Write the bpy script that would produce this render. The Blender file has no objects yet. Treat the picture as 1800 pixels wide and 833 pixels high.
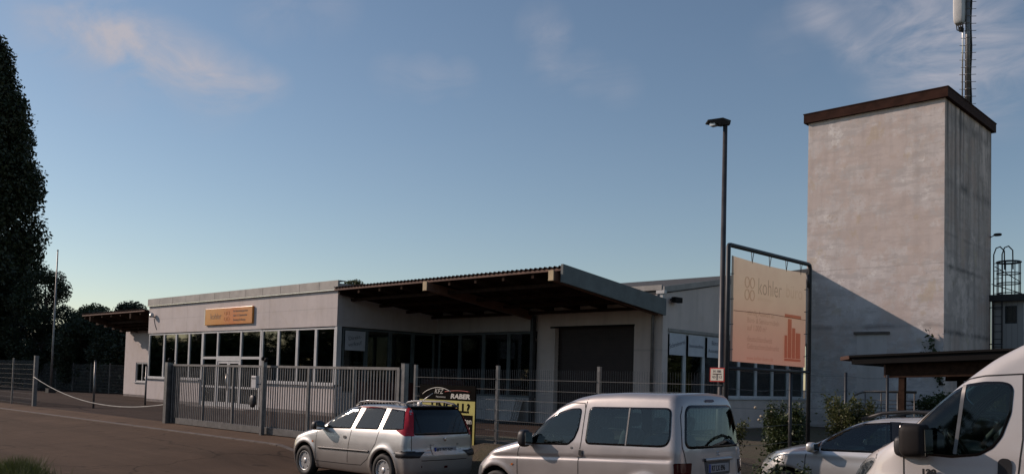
import bpy, bmesh, math, random
import numpy as np
from mathutils import Vector, Matrix
from mathutils.geometry import delaunay_2d_cdt
rnd = random.Random(7)
NR = np.random.default_rng(11)
R = math.radians
S = bpy.context.scene
C = S.collection

# ------------------------------------------------------------------ tagging
def tag(o, label=None, cat=None, group=None, kind=None):
    if label: o['label'] = label
    if cat: o['category'] = cat
    if group: o['group'] = group
    if kind: o['kind'] = kind
    return o
def empty(name, loc, label, cat, rz=0, group=None):
    o = bpy.data.objects.new(name, None); C.objects.link(o)
    o.location = loc; o.rotation_euler = (0, 0, rz); o.empty_display_size = .2
    return tag(o, label, cat, group)
def link(name, me, parent=None, world=False):
    o = bpy.data.objects.new(name, me); C.objects.link(o)
    if parent is not None: o.parent = parent
    return o
def copy_tree(o, parent=None):
    c = o.copy(); C.objects.link(c); c.parent = parent
    for ch in list(o.children): copy_tree(ch, c)
    return c

# ------------------------------------------------------------------ mesh collector
class MB:
    def __init__(s): s.v = []; s.f = []; s.m = []; s.sm = []
    def add(s, vs, fs, mi=0, smooth=False):
        b = len(s.v); s.v += [tuple(map(float, p)) for p in vs]
        for f in fs: s.f.append([b + int(i) for i in f]); s.m.append(mi); s.sm.append(smooth)
        return s
    def box(s, a, b, mi=0):
        x0, x1 = sorted((a[0], b[0])); y0, y1 = sorted((a[1], b[1])); z0, z1 = sorted((a[2], b[2]))
        vs = [(x0,y0,z0),(x1,y0,z0),(x1,y1,z0),(x0,y1,z0),(x0,y0,z1),(x1,y0,z1),(x1,y1,z1),(x0,y1,z1)]
        return s.add(vs, [(0,3,2,1),(4,5,6,7),(0,1,5,4),(1,2,6,5),(2,3,7,6),(3,0,4,7)], mi)
    def hexa(s, vs, mi=0):
        return s.add(vs, [(0,3,2,1),(4,5,6,7),(0,1,5,4),(1,2,6,5),(2,3,7,6),(3,0,4,7)], mi)
    def tube(s, pts, r, n=8, mi=0, cap=True, smooth=True):
        pts = [Vector(p) for p in pts]; rs = r if isinstance(r, (list, tuple)) else [r]*len(pts)
        vs = []; up = None
        for i, p in enumerate(pts):
            d = (pts[min(i+1, len(pts)-1)] - pts[max(i-1, 0)])
            if d.length < 1e-9: d = Vector((0,0,1))
            d.normalize()
            if up is None:
                up = Vector((0,0,1)) if abs(d.z) < .9 else Vector((1,0,0))
            a = d.cross(up)
            if a.length < 1e-6: a = d.cross(Vector((0,1,0)))
            a.normalize(); b = a.cross(d).normalized(); up = b
            for k in range(n):
                t = 2*math.pi*(k+.5)/n
                vs.append(p + (a*math.cos(t) + b*math.sin(t))*rs[i])
        fs = []
        for i in range(len(pts)-1):
            for k in range(n):
                k2 = (k+1) % n
                fs.append((i*n+k, i*n+k2, (i+1)*n+k2, (i+1)*n+k))
        if cap: fs.append(tuple(range(n-1, -1, -1))); fs.append(tuple((len(pts)-1)*n + k for k in range(n)))
        return s.add(vs, fs, mi, smooth)
    def lathe(s, prof, axis='z', c=(0,0,0), n=24, mi=0, smooth=True):
        vs = []
        for (r, h) in prof:
            for k in range(n):
                t = 2*math.pi*k/n; a, b = r*math.cos(t), r*math.sin(t)
                p = {'z': (a, b, h), 'y': (a, h, b), 'x': (h, a, b)}[axis]
                vs.append((p[0]+c[0], p[1]+c[1], p[2]+c[2]))
        fs = []
        for i in range(len(prof)-1):
            for k in range(n):
                k2 = (k+1) % n; fs.append((i*n+k, i*n+k2, (i+1)*n+k2, (i+1)*n+k))
        return s.add(vs, fs, mi, smooth)
    def ell(s, c, r, e=.6, nu=20, nv=12, mi=0, rot=None):
        vs = []; sg = lambda t, p: math.copysign(abs(t)**p, t)
        for i in range(nv+1):
            ph = -math.pi/2 + math.pi*i/nv
            for k in range(nu):
                th = 2*math.pi*k/nu
                p = Vector((r[0]*sg(math.cos(ph), e)*sg(math.cos(th), e), r[1]*sg(math.cos(ph), e)*sg(math.sin(th), e), r[2]*sg(math.sin(ph), e)))
                if rot: p = rot @ p
                vs.append(p + Vector(c))
        fs = [(i*nu+k, i*nu+(k+1) % nu, (i+1)*nu+(k+1) % nu, (i+1)*nu+k) for i in range(nv) for k in range(nu)]
        return s.add(vs, fs, mi, True)
    def build(s, name, mats, parent=None, bevel=0):
        me = bpy.data.meshes.new(name); me.from_pydata(s.v, [], s.f)
        for m in (mats if isinstance(mats, (list, tuple)) else [mats]): me.materials.append(m)
        me.polygons.foreach_set('material_index', s.m); me.polygons.foreach_set('use_smooth', s.sm); me.update()
        o = link(name, me, parent)
        if bevel:
            b = o.modifiers.new('bevel', 'BEVEL'); b.width = bevel; b.segments = 2; b.limit_method = 'ANGLE'
        return o
def box(name, a, b, m, parent=None, bevel=0): return MB().box(a, b).build(name, m, parent, bevel)
def np_mesh(name, V, Fq, mats, parent=None, smooth=True, mi=None):
    V = np.ascontiguousarray(V, np.float32); Fq = np.ascontiguousarray(Fq, np.int32); k = Fq.shape[1]
    me = bpy.data.meshes.new(name); me.vertices.add(len(V)); me.vertices.foreach_set('co', V.ravel())
    me.loops.add(Fq.size); me.loops.foreach_set('vertex_index', Fq.ravel())
    me.polygons.add(len(Fq)); me.polygons.foreach_set('loop_start', np.arange(0, Fq.size, k, dtype=np.int32))
    me.polygons.foreach_set('loop_total', np.full(len(Fq), k, np.int32))
    for m in (mats if isinstance(mats, (list, tuple)) else [mats]): me.materials.append(m)
    if mi is not None: me.polygons.foreach_set('material_index', np.asarray(mi, np.int32))
    me.polygons.foreach_set('use_smooth', np.full(len(Fq), smooth)); me.update(calc_edges=True); me.validate()
    return link(name, me, parent)

# ------------------------------------------------------------------ materials
class NT:
    def __init__(s, name):
        s.m = bpy.data.materials.new(name); s.m.use_nodes = True; s.t = s.m.node_tree; s.n = s.t.nodes; s.l = s.t.links
        s.b = s.n['Principled BSDF']; s.out = s.n['Material Output']
        s.pos = s.n.new('ShaderNodeNewGeometry').outputs['Position']
    def node(s, t, **kw):
        n = s.n.new('ShaderNode'+t)
        for k, v in kw.items():
            if k in n.inputs: n.inputs[k].default_value = v
            else: setattr(n, k, v)
        return n
    def map(s, vec, scale=(1,1,1), loc=(0,0,0)):
        m = s.n.new('ShaderNodeMapping'); m.inputs['Scale'].default_value = scale; m.inputs['Location'].default_value = loc
        s.l.new(vec, m.inputs['Vector']); return m.outputs[0]
    def noise(s, scale, detail=4, rough=.55, vec=None, sc=(1,1,1), loc=(0,0,0)):
        n = s.node('TexNoise', Scale=scale, Detail=detail, Roughness=rough)
        s.l.new(s.map(vec or s.pos, sc, loc), n.inputs['Vector']); return n.outputs['Fac']
    def ramp(s, fac, stops, interp='LINEAR'):
        r = s.n.new('ShaderNodeValToRGB'); r.color_ramp.interpolation = interp
        e = r.color_ramp.elements
        while len(e) < len(stops): e.new(.5)
        for i, (p, c) in enumerate(stops):
            e[i].position = p; e[i].color = tuple(c)+(1,) if not isinstance(c, (int, float)) else (c, c, c, 1)
        s.l.new(fac, r.inputs[0]); return r.outputs[0]
    def mix(s, f, a, b, mode='MIX'):
        n = s.n.new('ShaderNodeMix'); n.data_type = 'RGBA'; n.blend_type = mode; n.clamp_factor = True
        for k, v in ((0, f), (6, a), (7, b)):
            if hasattr(v, 'links') or isinstance(v, bpy.types.NodeSocket): s.l.new(v, n.inputs[k])
            elif k == 0: n.inputs[0].default_value = v
            else: n.inputs[k].default_value = tuple(v)+(1,)
        return n.outputs[2]
    def math(s, op, a, b=0, c=None):
        n = s.n.new('ShaderNodeMath'); n.operation = op
        for i, v in enumerate((a, b) if c is None else (a, b, c)):
            if isinstance(v, bpy.types.NodeSocket): s.l.new(v, n.inputs[i])
            else: n.inputs[i].default_value = v
        return n.outputs[0]
    def color(s, v): s.l.new(v, s.b.inputs['Base Color']) if isinstance(v, bpy.types.NodeSocket) else setattr(s.b.inputs['Base Color'], 'default_value', tuple(v)+(1,))
    def bump(s, h, strength=.3, dist=.02):
        n = s.n.new('ShaderNodeBump'); n.inputs['Strength'].default_value = strength; n.inputs['Distance'].default_value = dist
        s.l.new(h, n.inputs['Height']); s.l.new(n.outputs[0], s.b.inputs['Normal'])
    def set(s, **kw):
        for k, v in kw.items():
            k = k.replace('_', ' ')
            s.b.inputs[k].default_value = v
        return s
def mat(name, c, rough=.6, metal=0, var=.12, vs=3., bump=0, bs=40., spec=.5):
    t = NT(name); t.set(Roughness=rough, Metallic=metal); t.b.inputs['Specular IOR Level'].default_value = spec
    if var:
        f = t.noise(vs, 5, .6); lo = tuple(x*(1-var*1.6) for x in c); hi = tuple(min(1, x*(1+var)) for x in c)
        t.color(t.ramp(f, [(.3, lo), (.7, hi)]))
    else: t.color(c)
    if bump: t.bump(t.noise(bs, 3), bump, .01)
    return t.m
def paint(name, c, metal=.0, rough=.32, coat=1.):
    t = NT(name); t.set(Roughness=rough, Metallic=metal, Coat_Weight=coat, Coat_Roughness=.04)
    tc = t.node('TexCoord').outputs['Object']
    f = t.noise(1.7, 5, .65, vec=tc)
    z = t.node('SeparateXYZ'); t.l.new(tc, z.inputs[0])
    low = t.ramp(t.math('ADD', z.outputs[2], t.math('MULTIPLY', f, .25)), [(.25, 1.), (.75, 0.)])
    dirt = t.math('MULTIPLY', low, .45)
    base = t.ramp(f, [(.3, tuple(x*.93 for x in c)), (.7, c)])
    col = t.mix(dirt, base, (.16, .14, .12))
    g = t.node('NewGeometry')
    t.color(t.mix(g.outputs['Backfacing'], col, (.07, .07, .072)))
    t.l.new(t.ramp(f, [(.3, rough), (.8, rough+.12)]), t.b.inputs['Roughness'])
    return t.m
def glass(name, tint, refl=.0):
    m = bpy.data.materials.new(name); m.use_nodes = True; n = m.node_tree.nodes; l = m.node_tree.links
    n.remove(n['Principled BSDF']); out = n['Material Output']
    tr = n.new('ShaderNodeBsdfTransparent'); tr.inputs[0].default_value = tuple(tint)+(1,)
    gl = n.new('ShaderNodeBsdfGlossy'); gl.inputs['Roughness'].default_value = .03
    gl.inputs[0].default_value = (.9, .95, .95, 1)
    fr = n.new('ShaderNodeFresnel'); fr.inputs[0].default_value = 1.5
    a = n.new('ShaderNodeMath'); a.operation = 'ADD'; a.inputs[1].default_value = refl; l.new(fr.outputs[0], a.inputs[0]); a.use_clamp = True
    mx = n.new('ShaderNodeMixShader'); l.new(a.outputs[0], mx.inputs[0]); l.new(tr.outputs[0], mx.inputs[1]); l.new(gl.outputs[0], mx.inputs[2])
    l.new(mx.outputs[0], out.inputs[0]); return m

def plaster(name, base, stain=.5, seed=0., joints=(), grid=None, warm=(.42,.33,.22), dirt=(.16,.15,.14)):
    t = NT(name); t.set(Roughness=.85)
    a = t.noise(.55, 6, .62, loc=(seed, seed, 0)); b = t.noise(2.6, 6, .6, loc=(seed*2, 3, 0)); st = t.noise(1.1, 5, .6, sc=(2.4, 2.4, .18), loc=(seed, 0, 0))
    fine = t.noise(60, 3); pk = t.noise(.8, 6, .7, loc=(7, seed, 1), sc=(1, 1, 1.6)); spk = t.noise(7., 5, .75, loc=(seed, 1, 2))
    col = t.ramp(a, [(.3, tuple(x*.86 for x in base)), (.7, base)])
    col = t.mix(t.math('MULTIPLY', t.ramp(b, [(.52, 0.), (.66, 1.)]), .55*stain), col, warm)
    col = t.mix(t.math('MULTIPLY', t.ramp(st, [(.48, 0.), (.72, 1.)]), (.25 if name == 'tower_front' else .75)*stain), col, dirt)
    col = t.mix(t.math('MULTIPLY', t.ramp(pk, [(.46, 0.), (.56, 1.)]), .5*stain), col, tuple(x*.80 for x in base))
    col = t.mix(t.math('MULTIPLY', t.ramp(spk, [(.60, 0.), (.70, 1.)]), .8*stain), col, tuple(x*.62 for x in warm))
    col = t.mix(t.math('MULTIPLY', t.ramp(spk, [(.30, 1.), (.40, 0.)]), .5*stain), col, tuple(min(.85, x*1.12) for x in base))
    if name.startswith('tower'):
        lay = t.noise(1., 7, .72, sc=(.55, .55, 2.6), loc=(seed, 4, 0)); big = t.noise(.42, 7, .74, loc=(1, seed, 5)); run = t.noise(1., 5, .7, sc=(3.2, 3.2, .10), loc=(0, seed, 8))
        col = t.mix(t.math('MULTIPLY', t.ramp(lay, [(.49, 0.), (.55, 1.)]), .62), col, tuple(x*.66 for x in base))
        col = t.mix(t.math('MULTIPLY', t.ramp(big, [(.52, 0.), (.56, 1.)]), .55), col, (base[0]*.80, base[1]*.71, base[2]*.66))
        och = t.noise(.75, 5, .66, sc=(1.3, 1.3, .8), loc=(5, seed, 2)); col = t.mix(t.math('MULTIPLY', t.ramp(och, [(.62, 0.), (.66, 1.)]), .45), col, (.52, .42, .29))
        col = t.mix(t.math('MULTIPLY', t.ramp(big, [(.40, 1.), (.45, 0.)]), .6), col, tuple(min(.85, x*1.28) for x in base))
        zz0 = t.node('SeparateXYZ'); t.l.new(t.pos, zz0.inputs[0])
        topm = t.ramp(t.math('DIVIDE', zz0.outputs[2], 13.), [(.45, .15), (.96, 1.)])
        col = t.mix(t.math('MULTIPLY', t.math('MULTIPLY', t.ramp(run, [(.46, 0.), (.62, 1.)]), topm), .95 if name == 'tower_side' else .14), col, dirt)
    z = t.node('SeparateXYZ'); t.l.new(t.pos, z.inputs[0])
    for (zz, w, amt) in joints:
        d = t.math('ABSOLUTE', t.math('SUBTRACT', z.outputs[2], t.math('ADD', zz, t.math('MULTIPLY', t.math('SUBTRACT', b, .5), w*1.2))))
        k = t.ramp(t.math('DIVIDE', d, w*2), [(0., 1.), (.5, 0.)])
        k = t.math('MULTIPLY', k, t.ramp(t.noise(.9, 4, .6, loc=(zz*3, seed, 0), sc=(1, 1, .3)), [(.38, 0.), (.6, 1.)]))
        col = t.mix(t.math('MULTIPLY', k, amt), col, dirt)
    if grid:
        sx, sz, ax = grid
        for comp, sp in ((ax, sx), (2, sz)):
            d = t.math('PINGPONG', z.outputs[comp], sp/2)
            k = t.ramp(t.math('DIVIDE', d, .03), [(0., 1.), (.6, 0.)])
            col = t.mix(t.math('MULTIPLY', k, .45), col, tuple(x*.4 for x in base))
    t.color(col); t.bump(t.math('ADD', t.math('MULTIPLY', fine, .4), b), .35, .02)
    return t.m

M = {}
M['white_wall'] = plaster('white_wall', (.64, .575, .545), .34, 1., dirt=(.3,.26,.24))
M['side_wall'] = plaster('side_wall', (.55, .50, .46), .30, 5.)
M['hall_wall'] = plaster('hall_wall', (.68, .575, .51), .28, 9., joints=((3.0, .05, .3),))
M['plinth'] = mat('plinth', (.22, .19, .175), .9, var=.2, bump=.3)
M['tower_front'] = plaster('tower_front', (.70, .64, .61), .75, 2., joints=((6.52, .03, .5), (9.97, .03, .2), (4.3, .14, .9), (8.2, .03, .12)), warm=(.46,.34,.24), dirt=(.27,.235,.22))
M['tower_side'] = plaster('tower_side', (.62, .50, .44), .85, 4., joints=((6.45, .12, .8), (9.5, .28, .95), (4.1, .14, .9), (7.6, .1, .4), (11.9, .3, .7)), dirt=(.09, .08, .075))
M['bricked'] = plaster('bricked', (.68, .62, .58), .3, 3., grid=None)
M['brown_trim'] = mat('brown_trim', (.045, .020, .014), .8, var=.25, bump=.1, spec=.1)
M['flashing'] = mat('flashing', (.27, .26, .245), .55, .35, var=.15, vs=2.)
M['joint'] = mat('joint', (.36, .32, .30), .8)
M['bright_metal'] = mat('bright_metal', (.72, .68, .62), .3, .8, var=.1)
M['white_frame'] = mat('white_frame', (.55, .55, .54), .5, var=.1)
M['galv'] = mat('galv', (.20, .195, .19), .42, .55, var=.18, vs=6.)
M['wire'] = mat('wire', (.17, .165, .16), .45, .5, var=.1)
M['gate_steel'] = mat('gate_steel', (.17, .165, .16), .5, .35, var=.2, vs=5.)
M['dark_steel'] = mat('dark_steel', (.035, .037, .04), .5, .3, var=.2)
M['lamp_pole'] = mat('lamp_pole', (.085, .08, .08), .45, .4, var=.2)
M['dark_paint'] = mat('dark_paint', (.008, .007, .007), .7, var=.15, spec=.15)
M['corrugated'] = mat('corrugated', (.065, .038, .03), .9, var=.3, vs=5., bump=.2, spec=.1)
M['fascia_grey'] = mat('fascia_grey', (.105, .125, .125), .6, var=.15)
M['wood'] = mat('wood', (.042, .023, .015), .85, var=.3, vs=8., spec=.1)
M['wood_end'] = mat('wood_end', (.55, .42, .25), .75, var=.15)
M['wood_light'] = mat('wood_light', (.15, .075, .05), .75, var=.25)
M['red_brown'] = mat('red_brown', (.085, .022, .016), .6, var=.25)
M['roof_felt'] = mat('roof_felt', (.06, .06, .06), .95, var=.2)
M['roller'] = mat('roller', (.022, .010, .008), .6, var=.2)
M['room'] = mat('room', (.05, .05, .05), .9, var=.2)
M['curtain'] = mat('curtain', (.50, .49, .44), .9, var=.2)
M['black_rubber'] = mat('black_rubber', (.014, .014, .014), .7, var=.2, vs=10.)
M['black_gloss'] = mat('black_gloss', (.01, .01, .011), .12, var=0)
M['dark_plastic'] = mat('dark_plastic', (.022, .022, .024), .5, var=.2, bump=.1, bs=200)
M['grey_plastic'] = mat('grey_plastic', (.075, .078, .082), .55, var=.12)
M['mirror_plastic'] = mat('mirror_plastic', (.020, .017, .016), .6, var=.25, bump=.15, bs=150, spec=.2)
M['seat_fabric'] = mat('seat_fabric', (.13, .14, .155), .95, var=.25, vs=12.)
M['belt'] = mat('belt', (.30, .32, .30), .8, var=0)
M['alloy'] = mat('alloy', (.50, .50, .49), .38, .5, var=.08)
M['chrome'] = mat('chrome', (.75, .75, .75), .1, 1., var=0)
M['lamp_red'] = mat('lamp_red', (.42, .012, .02), .12, var=.1, vs=20.)
M['lamp_dark'] = mat('lamp_dark', (.06, .008, .01), .15, var=0)
M['orange'] = mat('orange', (.6, .16, .02), .2, var=0)
M['plate'] = mat('plate', (.33, .34, .36), .5, var=.1)
M['plate_ink'] = mat('plate_ink', (.015, .015, .015), .5, var=0)
M['plate_blue'] = mat('plate_blue', (.02, .05, .3), .5, var=0)
M['silver'] = paint('silver_paint', (.50, .48, .455), .62, .33)
M['silver_beige'] = paint('silver_mpv', (.44, .405, .39), .5, .36)
M['silver_light'] = paint('silver_compact', (.70, .69, .67), .55, .33)
M['white_paint'] = paint('white_van_paint', (.62, .585, .56), 0., .35)
M['glass_car'] = glass('car_glass', (.48, .61, .59), .02)
M['glass_dark'] = glass('car_glass_dark', (.10, .12, .12), .01)
M['glass_van'] = glass('van_glass', (.34, .42, .41), .0)
M['glass_bldg'] = glass('building_glass', (.50, .54, .52), .03)
M['lens'] = glass('lens', (.75, .78, .8), .1)
M['bark'] = mat('bark', (.06, .045, .035), .95, var=.3, vs=12., bump=.6)
M['poster'] = mat('poster', (.52, .53, .55), .6, var=.06)
M['poster_ink'] = mat('poster_ink', (.12, .13, .16), .6, var=.1)
M['soil'] = mat('soil', (.09, .06, .045), 1., var=.4, vs=8., bump=.5)
M['concrete'] = mat('concrete', (.15, .12, .10), .9, var=.2, vs=3., bump=.3)

def leaf_mat(name, c, tr=.25):
    t = NT(name); t.set(Roughness=.55)
    oi = t.noise(1.6, 3, .6); f2 = t.noise(14., 2)
    c0 = t.ramp(oi, [(.3, tuple(x*.6 for x in c)), (.7, tuple(x*1.35 for x in c))])
    col = t.mix(t.math('MULTIPLY', t.ramp(f2, [(.5, 0.), (.8, 1.)]), .5), c0, tuple(min(1, x*2.0) for x in c))
    t.color(col)
    tb = t.node('BsdfTranslucent'); t.l.new(col, tb.inputs[0])
    mx = t.n.new('ShaderNodeMixShader'); mx.inputs[0].default_value = tr
    t.l.new(t.b.outputs[0], mx.inputs[1]); t.l.new(tb.outputs[0], mx.inputs[2]); t.l.new(mx.outputs[0], t.out.inputs[0])
    return t.m
M['leaf_dark'] = leaf_mat('leaf_dark', (.022, .032, .012), .12)
M['leaf_mid'] = leaf_mat('leaf_mid', (.045, .065, .02), .25)
M['leaf_olive'] = leaf_mat('leaf_olive', (.075, .085, .025), .3)
M['petal'] = mat('petal', (.5, .42, .3), .7, var=.1)
M['grass'] = leaf_mat('grass_blade', (.07, .09, .025), .3)

def asphalt(name, c, seam=True):
    t = NT(name); t.set(Roughness=.95); t.b.inputs['Specular IOR Level'].default_value = .15
    a = t.noise(.35, 5, .6); b = t.noise(3., 5, .65); f = t.noise(90., 3, .7); g = t.noise(.9, 4, .6, sc=(.25, 1, 1))
    col = t.ramp(a, [(.3, tuple(x*.8 for x in c)), (.7, tuple(x*1.15 for x in c))])
    col = t.mix(t.math('MULTIPLY', t.ramp(g, [(.5, 0.), (.62, 1.)]), .35), col, tuple(x*.6 for x in c))
    col = t.mix(t.math('MULTIPLY', t.ramp(b, [(.56, 0.), (.7, 1.)]), .35), col, tuple(x*1.5 for x in c))
    col = t.mix(t.math('MULTIPLY', t.ramp(f, [(.5, 0.), (.75, 1.)]), .6), col, tuple(x*2. for x in c))
    tr = t.noise(.55, 5, .6, sc=(.06, 1.6, 1), loc=(3, 0, 0)); col = t.mix(t.math('MULTIPLY', t.ramp(tr, [(.48, 0.), (.60, 1.)]), .45), col, tuple(x*.55 for x in c))
    spot = t.noise(1.7, 3, .5, loc=(9, 2, 0)); col = t.mix(t.math('MULTIPLY', t.ramp(spot, [(.66, 0.), (.70, 1.)]), .6), col, tuple(x*.4 for x in c))
    v = t.node('TexVoronoi', Scale=.23, feature='DISTANCE_TO_EDGE')
    n2 = t.n.new('ShaderNodeVectorMath'); n2.operation = 'ADD'; t.l.new(t.pos, n2.inputs[0])
    nn = t.node('TexNoise', Scale=1.2, Detail=4.); t.l.new(t.pos, nn.inputs['Vector']); t.l.new(nn.outputs['Color'], n2.inputs[1]); t.l.new(n2.outputs[0], v.inputs['Vector'])
    k = t.ramp(v.outputs['Distance'], [(0., 1.), (.010, 0.)])
    col = t.mix(t.math('MULTIPLY', k, .8), col, tuple(x*.35 for x in c))
    t.color(col); t.bump(f, .5, .01); return t.m
M['asphalt'] = asphalt('asphalt', (.098, .062, .040))
M['asphalt_yard'] = asphalt('asphalt_yard', (.052, .034, .026))
M['pavement'] = asphalt('pavement', (.125, .080, .053))
def earth():
    t = NT('earth'); t.set(Roughness=1.)
    a = t.noise(.5, 6, .65); b = t.noise(12., 5, .7)
    col = t.ramp(a, [(.35, (.085, .062, .042)), (.6, (.06, .062, .028))])
    col = t.mix(t.ramp(b, [(.4, 0.), (.7, .7)]), col, (.12, .09, .06))
    t.color(col); t.bump(b, .8, .04); return t.m
M['earth'] = earth()

# ------------------------------------------------------------------ ground
def sst(a, b, x): t = np.clip((x-a)/(b-a), 0, 1); return t*t*(3-2*t)
def g(X, Y):
    X = np.asarray(X, float); Y = np.asarray(Y, float)
    left = .35*np.clip((Y-6.5)/5.7, 0, 1)
    right = .35*sst(11.35, 12.1, Y)
    w = sst(-18.2, -15.8, X)
    z = left*(1-w) + right*w
    z = z + .15*np.clip((Y-12.2)/5.8, 0, 1)
    bump = .33*sst(-15.2, -14.0, X)*(1-sst(-7.2, -6.7, X))*sst(11.5, 12.2, Y)*(1-sst(13.4, 16.5, Y))
    slope = .02*np.clip(X+6.5, 0, 12)*(1-sst(15, 22, Y))
    return z + bump + slope
def gz(x, y): return float(g(x, y))
def sheet(name, xs, ys, m, off=0., kind='structure'):
    X, Y = np.meshgrid(xs, ys, indexing='ij'); Z = g(X, Y)+off
    V = np.stack([X, Y, Z], -1).reshape(-1, 3); nx, ny = len(xs), len(ys)
    i, j = np.meshgrid(np.arange(nx-1), np.arange(ny-1), indexing='ij'); a = (i*ny+j).ravel()
    o = np_mesh(name, V, np.stack([a, a+ny, a+ny+1, a+1], -1), m, smooth=True)
    o['kind'] = kind; return o
far = [-900, -500, -300, -200, -140]
sheet('ground', far+list(np.arange(-100, 16, .6))+[30, 60, 120, 300, 600], [-400, -150, -60, -20, -5, 0]+list(np.arange(.5, 24, .3))+[26, 30, 36, 45, 60, 90, 150, 300, 600, 1200], M['earth'])
sheet('road', [-200, -140]+list(np.arange(-100, 16, .6))+[40], list(np.arange(5.6, 11.01, .3)), M['asphalt'], .004)
sheet('pavement', [-140]+list(np.arange(-100, -14.4, .4)), list(np.arange(11.16, 12.3, .19)), M['pavement'], .006)
sheet('yard', list(np.arange(-75, -14.7, .6))+[-14.7], list(np.arange(12.3, 22.8, .35)), M['asphalt_yard'], .004)
sheet('parking', list(np.arange(-15, 14, .5)), [5.4, 5.6]+list(np.arange(5.9, 11.5, .3)), M['asphalt'], .009)
# kerb stones, flush edge
mb = MB(); x = -99.
while x < -15.6:
    z0, z1 = gz(x, 11.05), gz(x+.97, 11.05)
    mb.hexa([(x,10.99,z0-.1),(x+.97,10.99,z1-.1),(x+.97,11.13,z1-.1),(x,11.13,z0-.1),(x,10.99,z0+.022),(x+.97,10.99,z1+.022),(x+.97,11.13,z1+.03),(x,11.13,z0+.03)]); x += 1.
mb.build('kerb', M['concrete'])['kind'] = 'structure'

# ------------------------------------------------------------------ text
def text(s, size, m, parent, name='lettering', at=(0,0,0), rx=90, rz=0, align='LEFT', ext=.002, sx=1., bold=0., shear=0.):
    cu = bpy.data.curves.new('txt', 'FONT'); cu.body = s; cu.size = size; cu.extrude = ext; cu.align_x = align; cu.offset = bold; cu.shear = shear
    cu.resolution_u = 3
    o = bpy.data.objects.new('txt', cu); C.objects.link(o)
    dg = bpy.context.evaluated_depsgraph_get(); me = bpy.data.meshes.new_from_object(o.evaluated_get(dg))
    bpy.data.objects.remove(o); bpy.data.curves.remove(cu)
    T = Matrix.Translation(at) @ Matrix.Rotation(R(rz), 4, 'Z') @ Matrix.Rotation(R(rx), 4, 'X') @ Matrix.Diagonal((sx, 1, 1, 1))
    me.transform(T); me.materials.clear(); me.materials.append(m)
    return link(name, me, parent)

# ================================================================== OFFICE BUILDING
Y0 = 18.0; XL, XR = -41.2, -25.87; ZB = .5
ob = empty('office_building', (-33.5, 18, ZB), 'long white flat-roofed office building with a band of windows and glass entrance', 'building')
ob.location = (0, 0, 0)
mb = MB()
mb.box((XL, Y0, 3.69), (XR, Y0+.3, 4.97)); mb.box((XL, Y0+.3, 3.69), (XL+.3, 22.7, 4.97)); mb.box((XR-.3, Y0+.3, 3.69), (XR, 22.7, 4.9))
mb.build('fascia', M['white_wall'], ob)
mb = MB()
mb.box((XL, Y0, .62), (-35.86, Y0+.3, 1.56)); mb.box((-30.95, Y0, .62), (XR, Y0+.3, 1.56))
mb.box((XL, Y0+.3, .62), (XL+.3, 30, 1.56)); mb.box((XL-.0, Y0+.3, 1.56), (XL+.3, 30, 3.69)); mb.box((XL, 22.7, 3.69), (XL+.3, 30, 4.9))
mb.build('wall', M['white_wall'], ob)
mb = MB(); mb.box((XL+.01, Y0+.01, .2), (-35.87, Y0+.29, .62)); mb.box((-30.94, Y0+.01, .2), (XR-.01, Y0+.29, .62)); mb.box((-35.87, Y0-.6, .2), (-30.94, Y0+.29, .52))
mb.build('plinth', M['plinth'], ob)
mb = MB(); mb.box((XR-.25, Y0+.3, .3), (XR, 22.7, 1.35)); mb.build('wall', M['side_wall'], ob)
# recessed rear wall
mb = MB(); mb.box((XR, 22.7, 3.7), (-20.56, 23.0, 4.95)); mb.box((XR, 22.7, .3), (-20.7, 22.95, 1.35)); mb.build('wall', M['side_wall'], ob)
# flashing
mb = MB(); x = XL-.06
while x < XR: mb.box((x, Y0-.06, 5.0), (min(x+1.28, XR+.06), Y0+.02, 5.29)); x += 1.3
mb.box((XL-.06, Y0+.02, 5.0), (XL, 30, 5.29)); mb.box((XR, Y0+.03, 5.0), (XR+.06, 22.5, 5.2))
mb.box((XL-.06, Y0-.05, 5.29), (XR+.06, Y0+.3, 5.31))
mb.build('roof_flashing', M['flashing'], ob)
box('drip_edge', (XL-.08, Y0-.09, 4.955), (XR+.08, Y0-.001, 4.985), M['bright_metal'], ob)
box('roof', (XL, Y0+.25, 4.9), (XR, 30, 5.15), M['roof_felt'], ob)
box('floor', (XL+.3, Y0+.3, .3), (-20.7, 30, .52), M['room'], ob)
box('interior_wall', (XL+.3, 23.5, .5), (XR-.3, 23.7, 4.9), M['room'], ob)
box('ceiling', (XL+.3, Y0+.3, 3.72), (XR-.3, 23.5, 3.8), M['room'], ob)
mb = MB(); mb.box((XL-.01, Y0-.09, 1.56), (-35.86, Y0+.02, 1.615)); mb.box((-30.95, Y0-.09, 1.56), (XR+.01, Y0+.02, 1.615)); mb.build('sill', M['white_frame'], ob)
mb = MB()   # joints of the fascia boards
for z in (4.33,): mb.box((XL, Y0-.002, z), (XR, Y0, z+.008))
for x in (-37.3, -30.4): mb.box((x, Y0-.002, 3.7), (x+.008, Y0, 4.95))
mb.build('panel_joint', M['joint'], ob)
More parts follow.
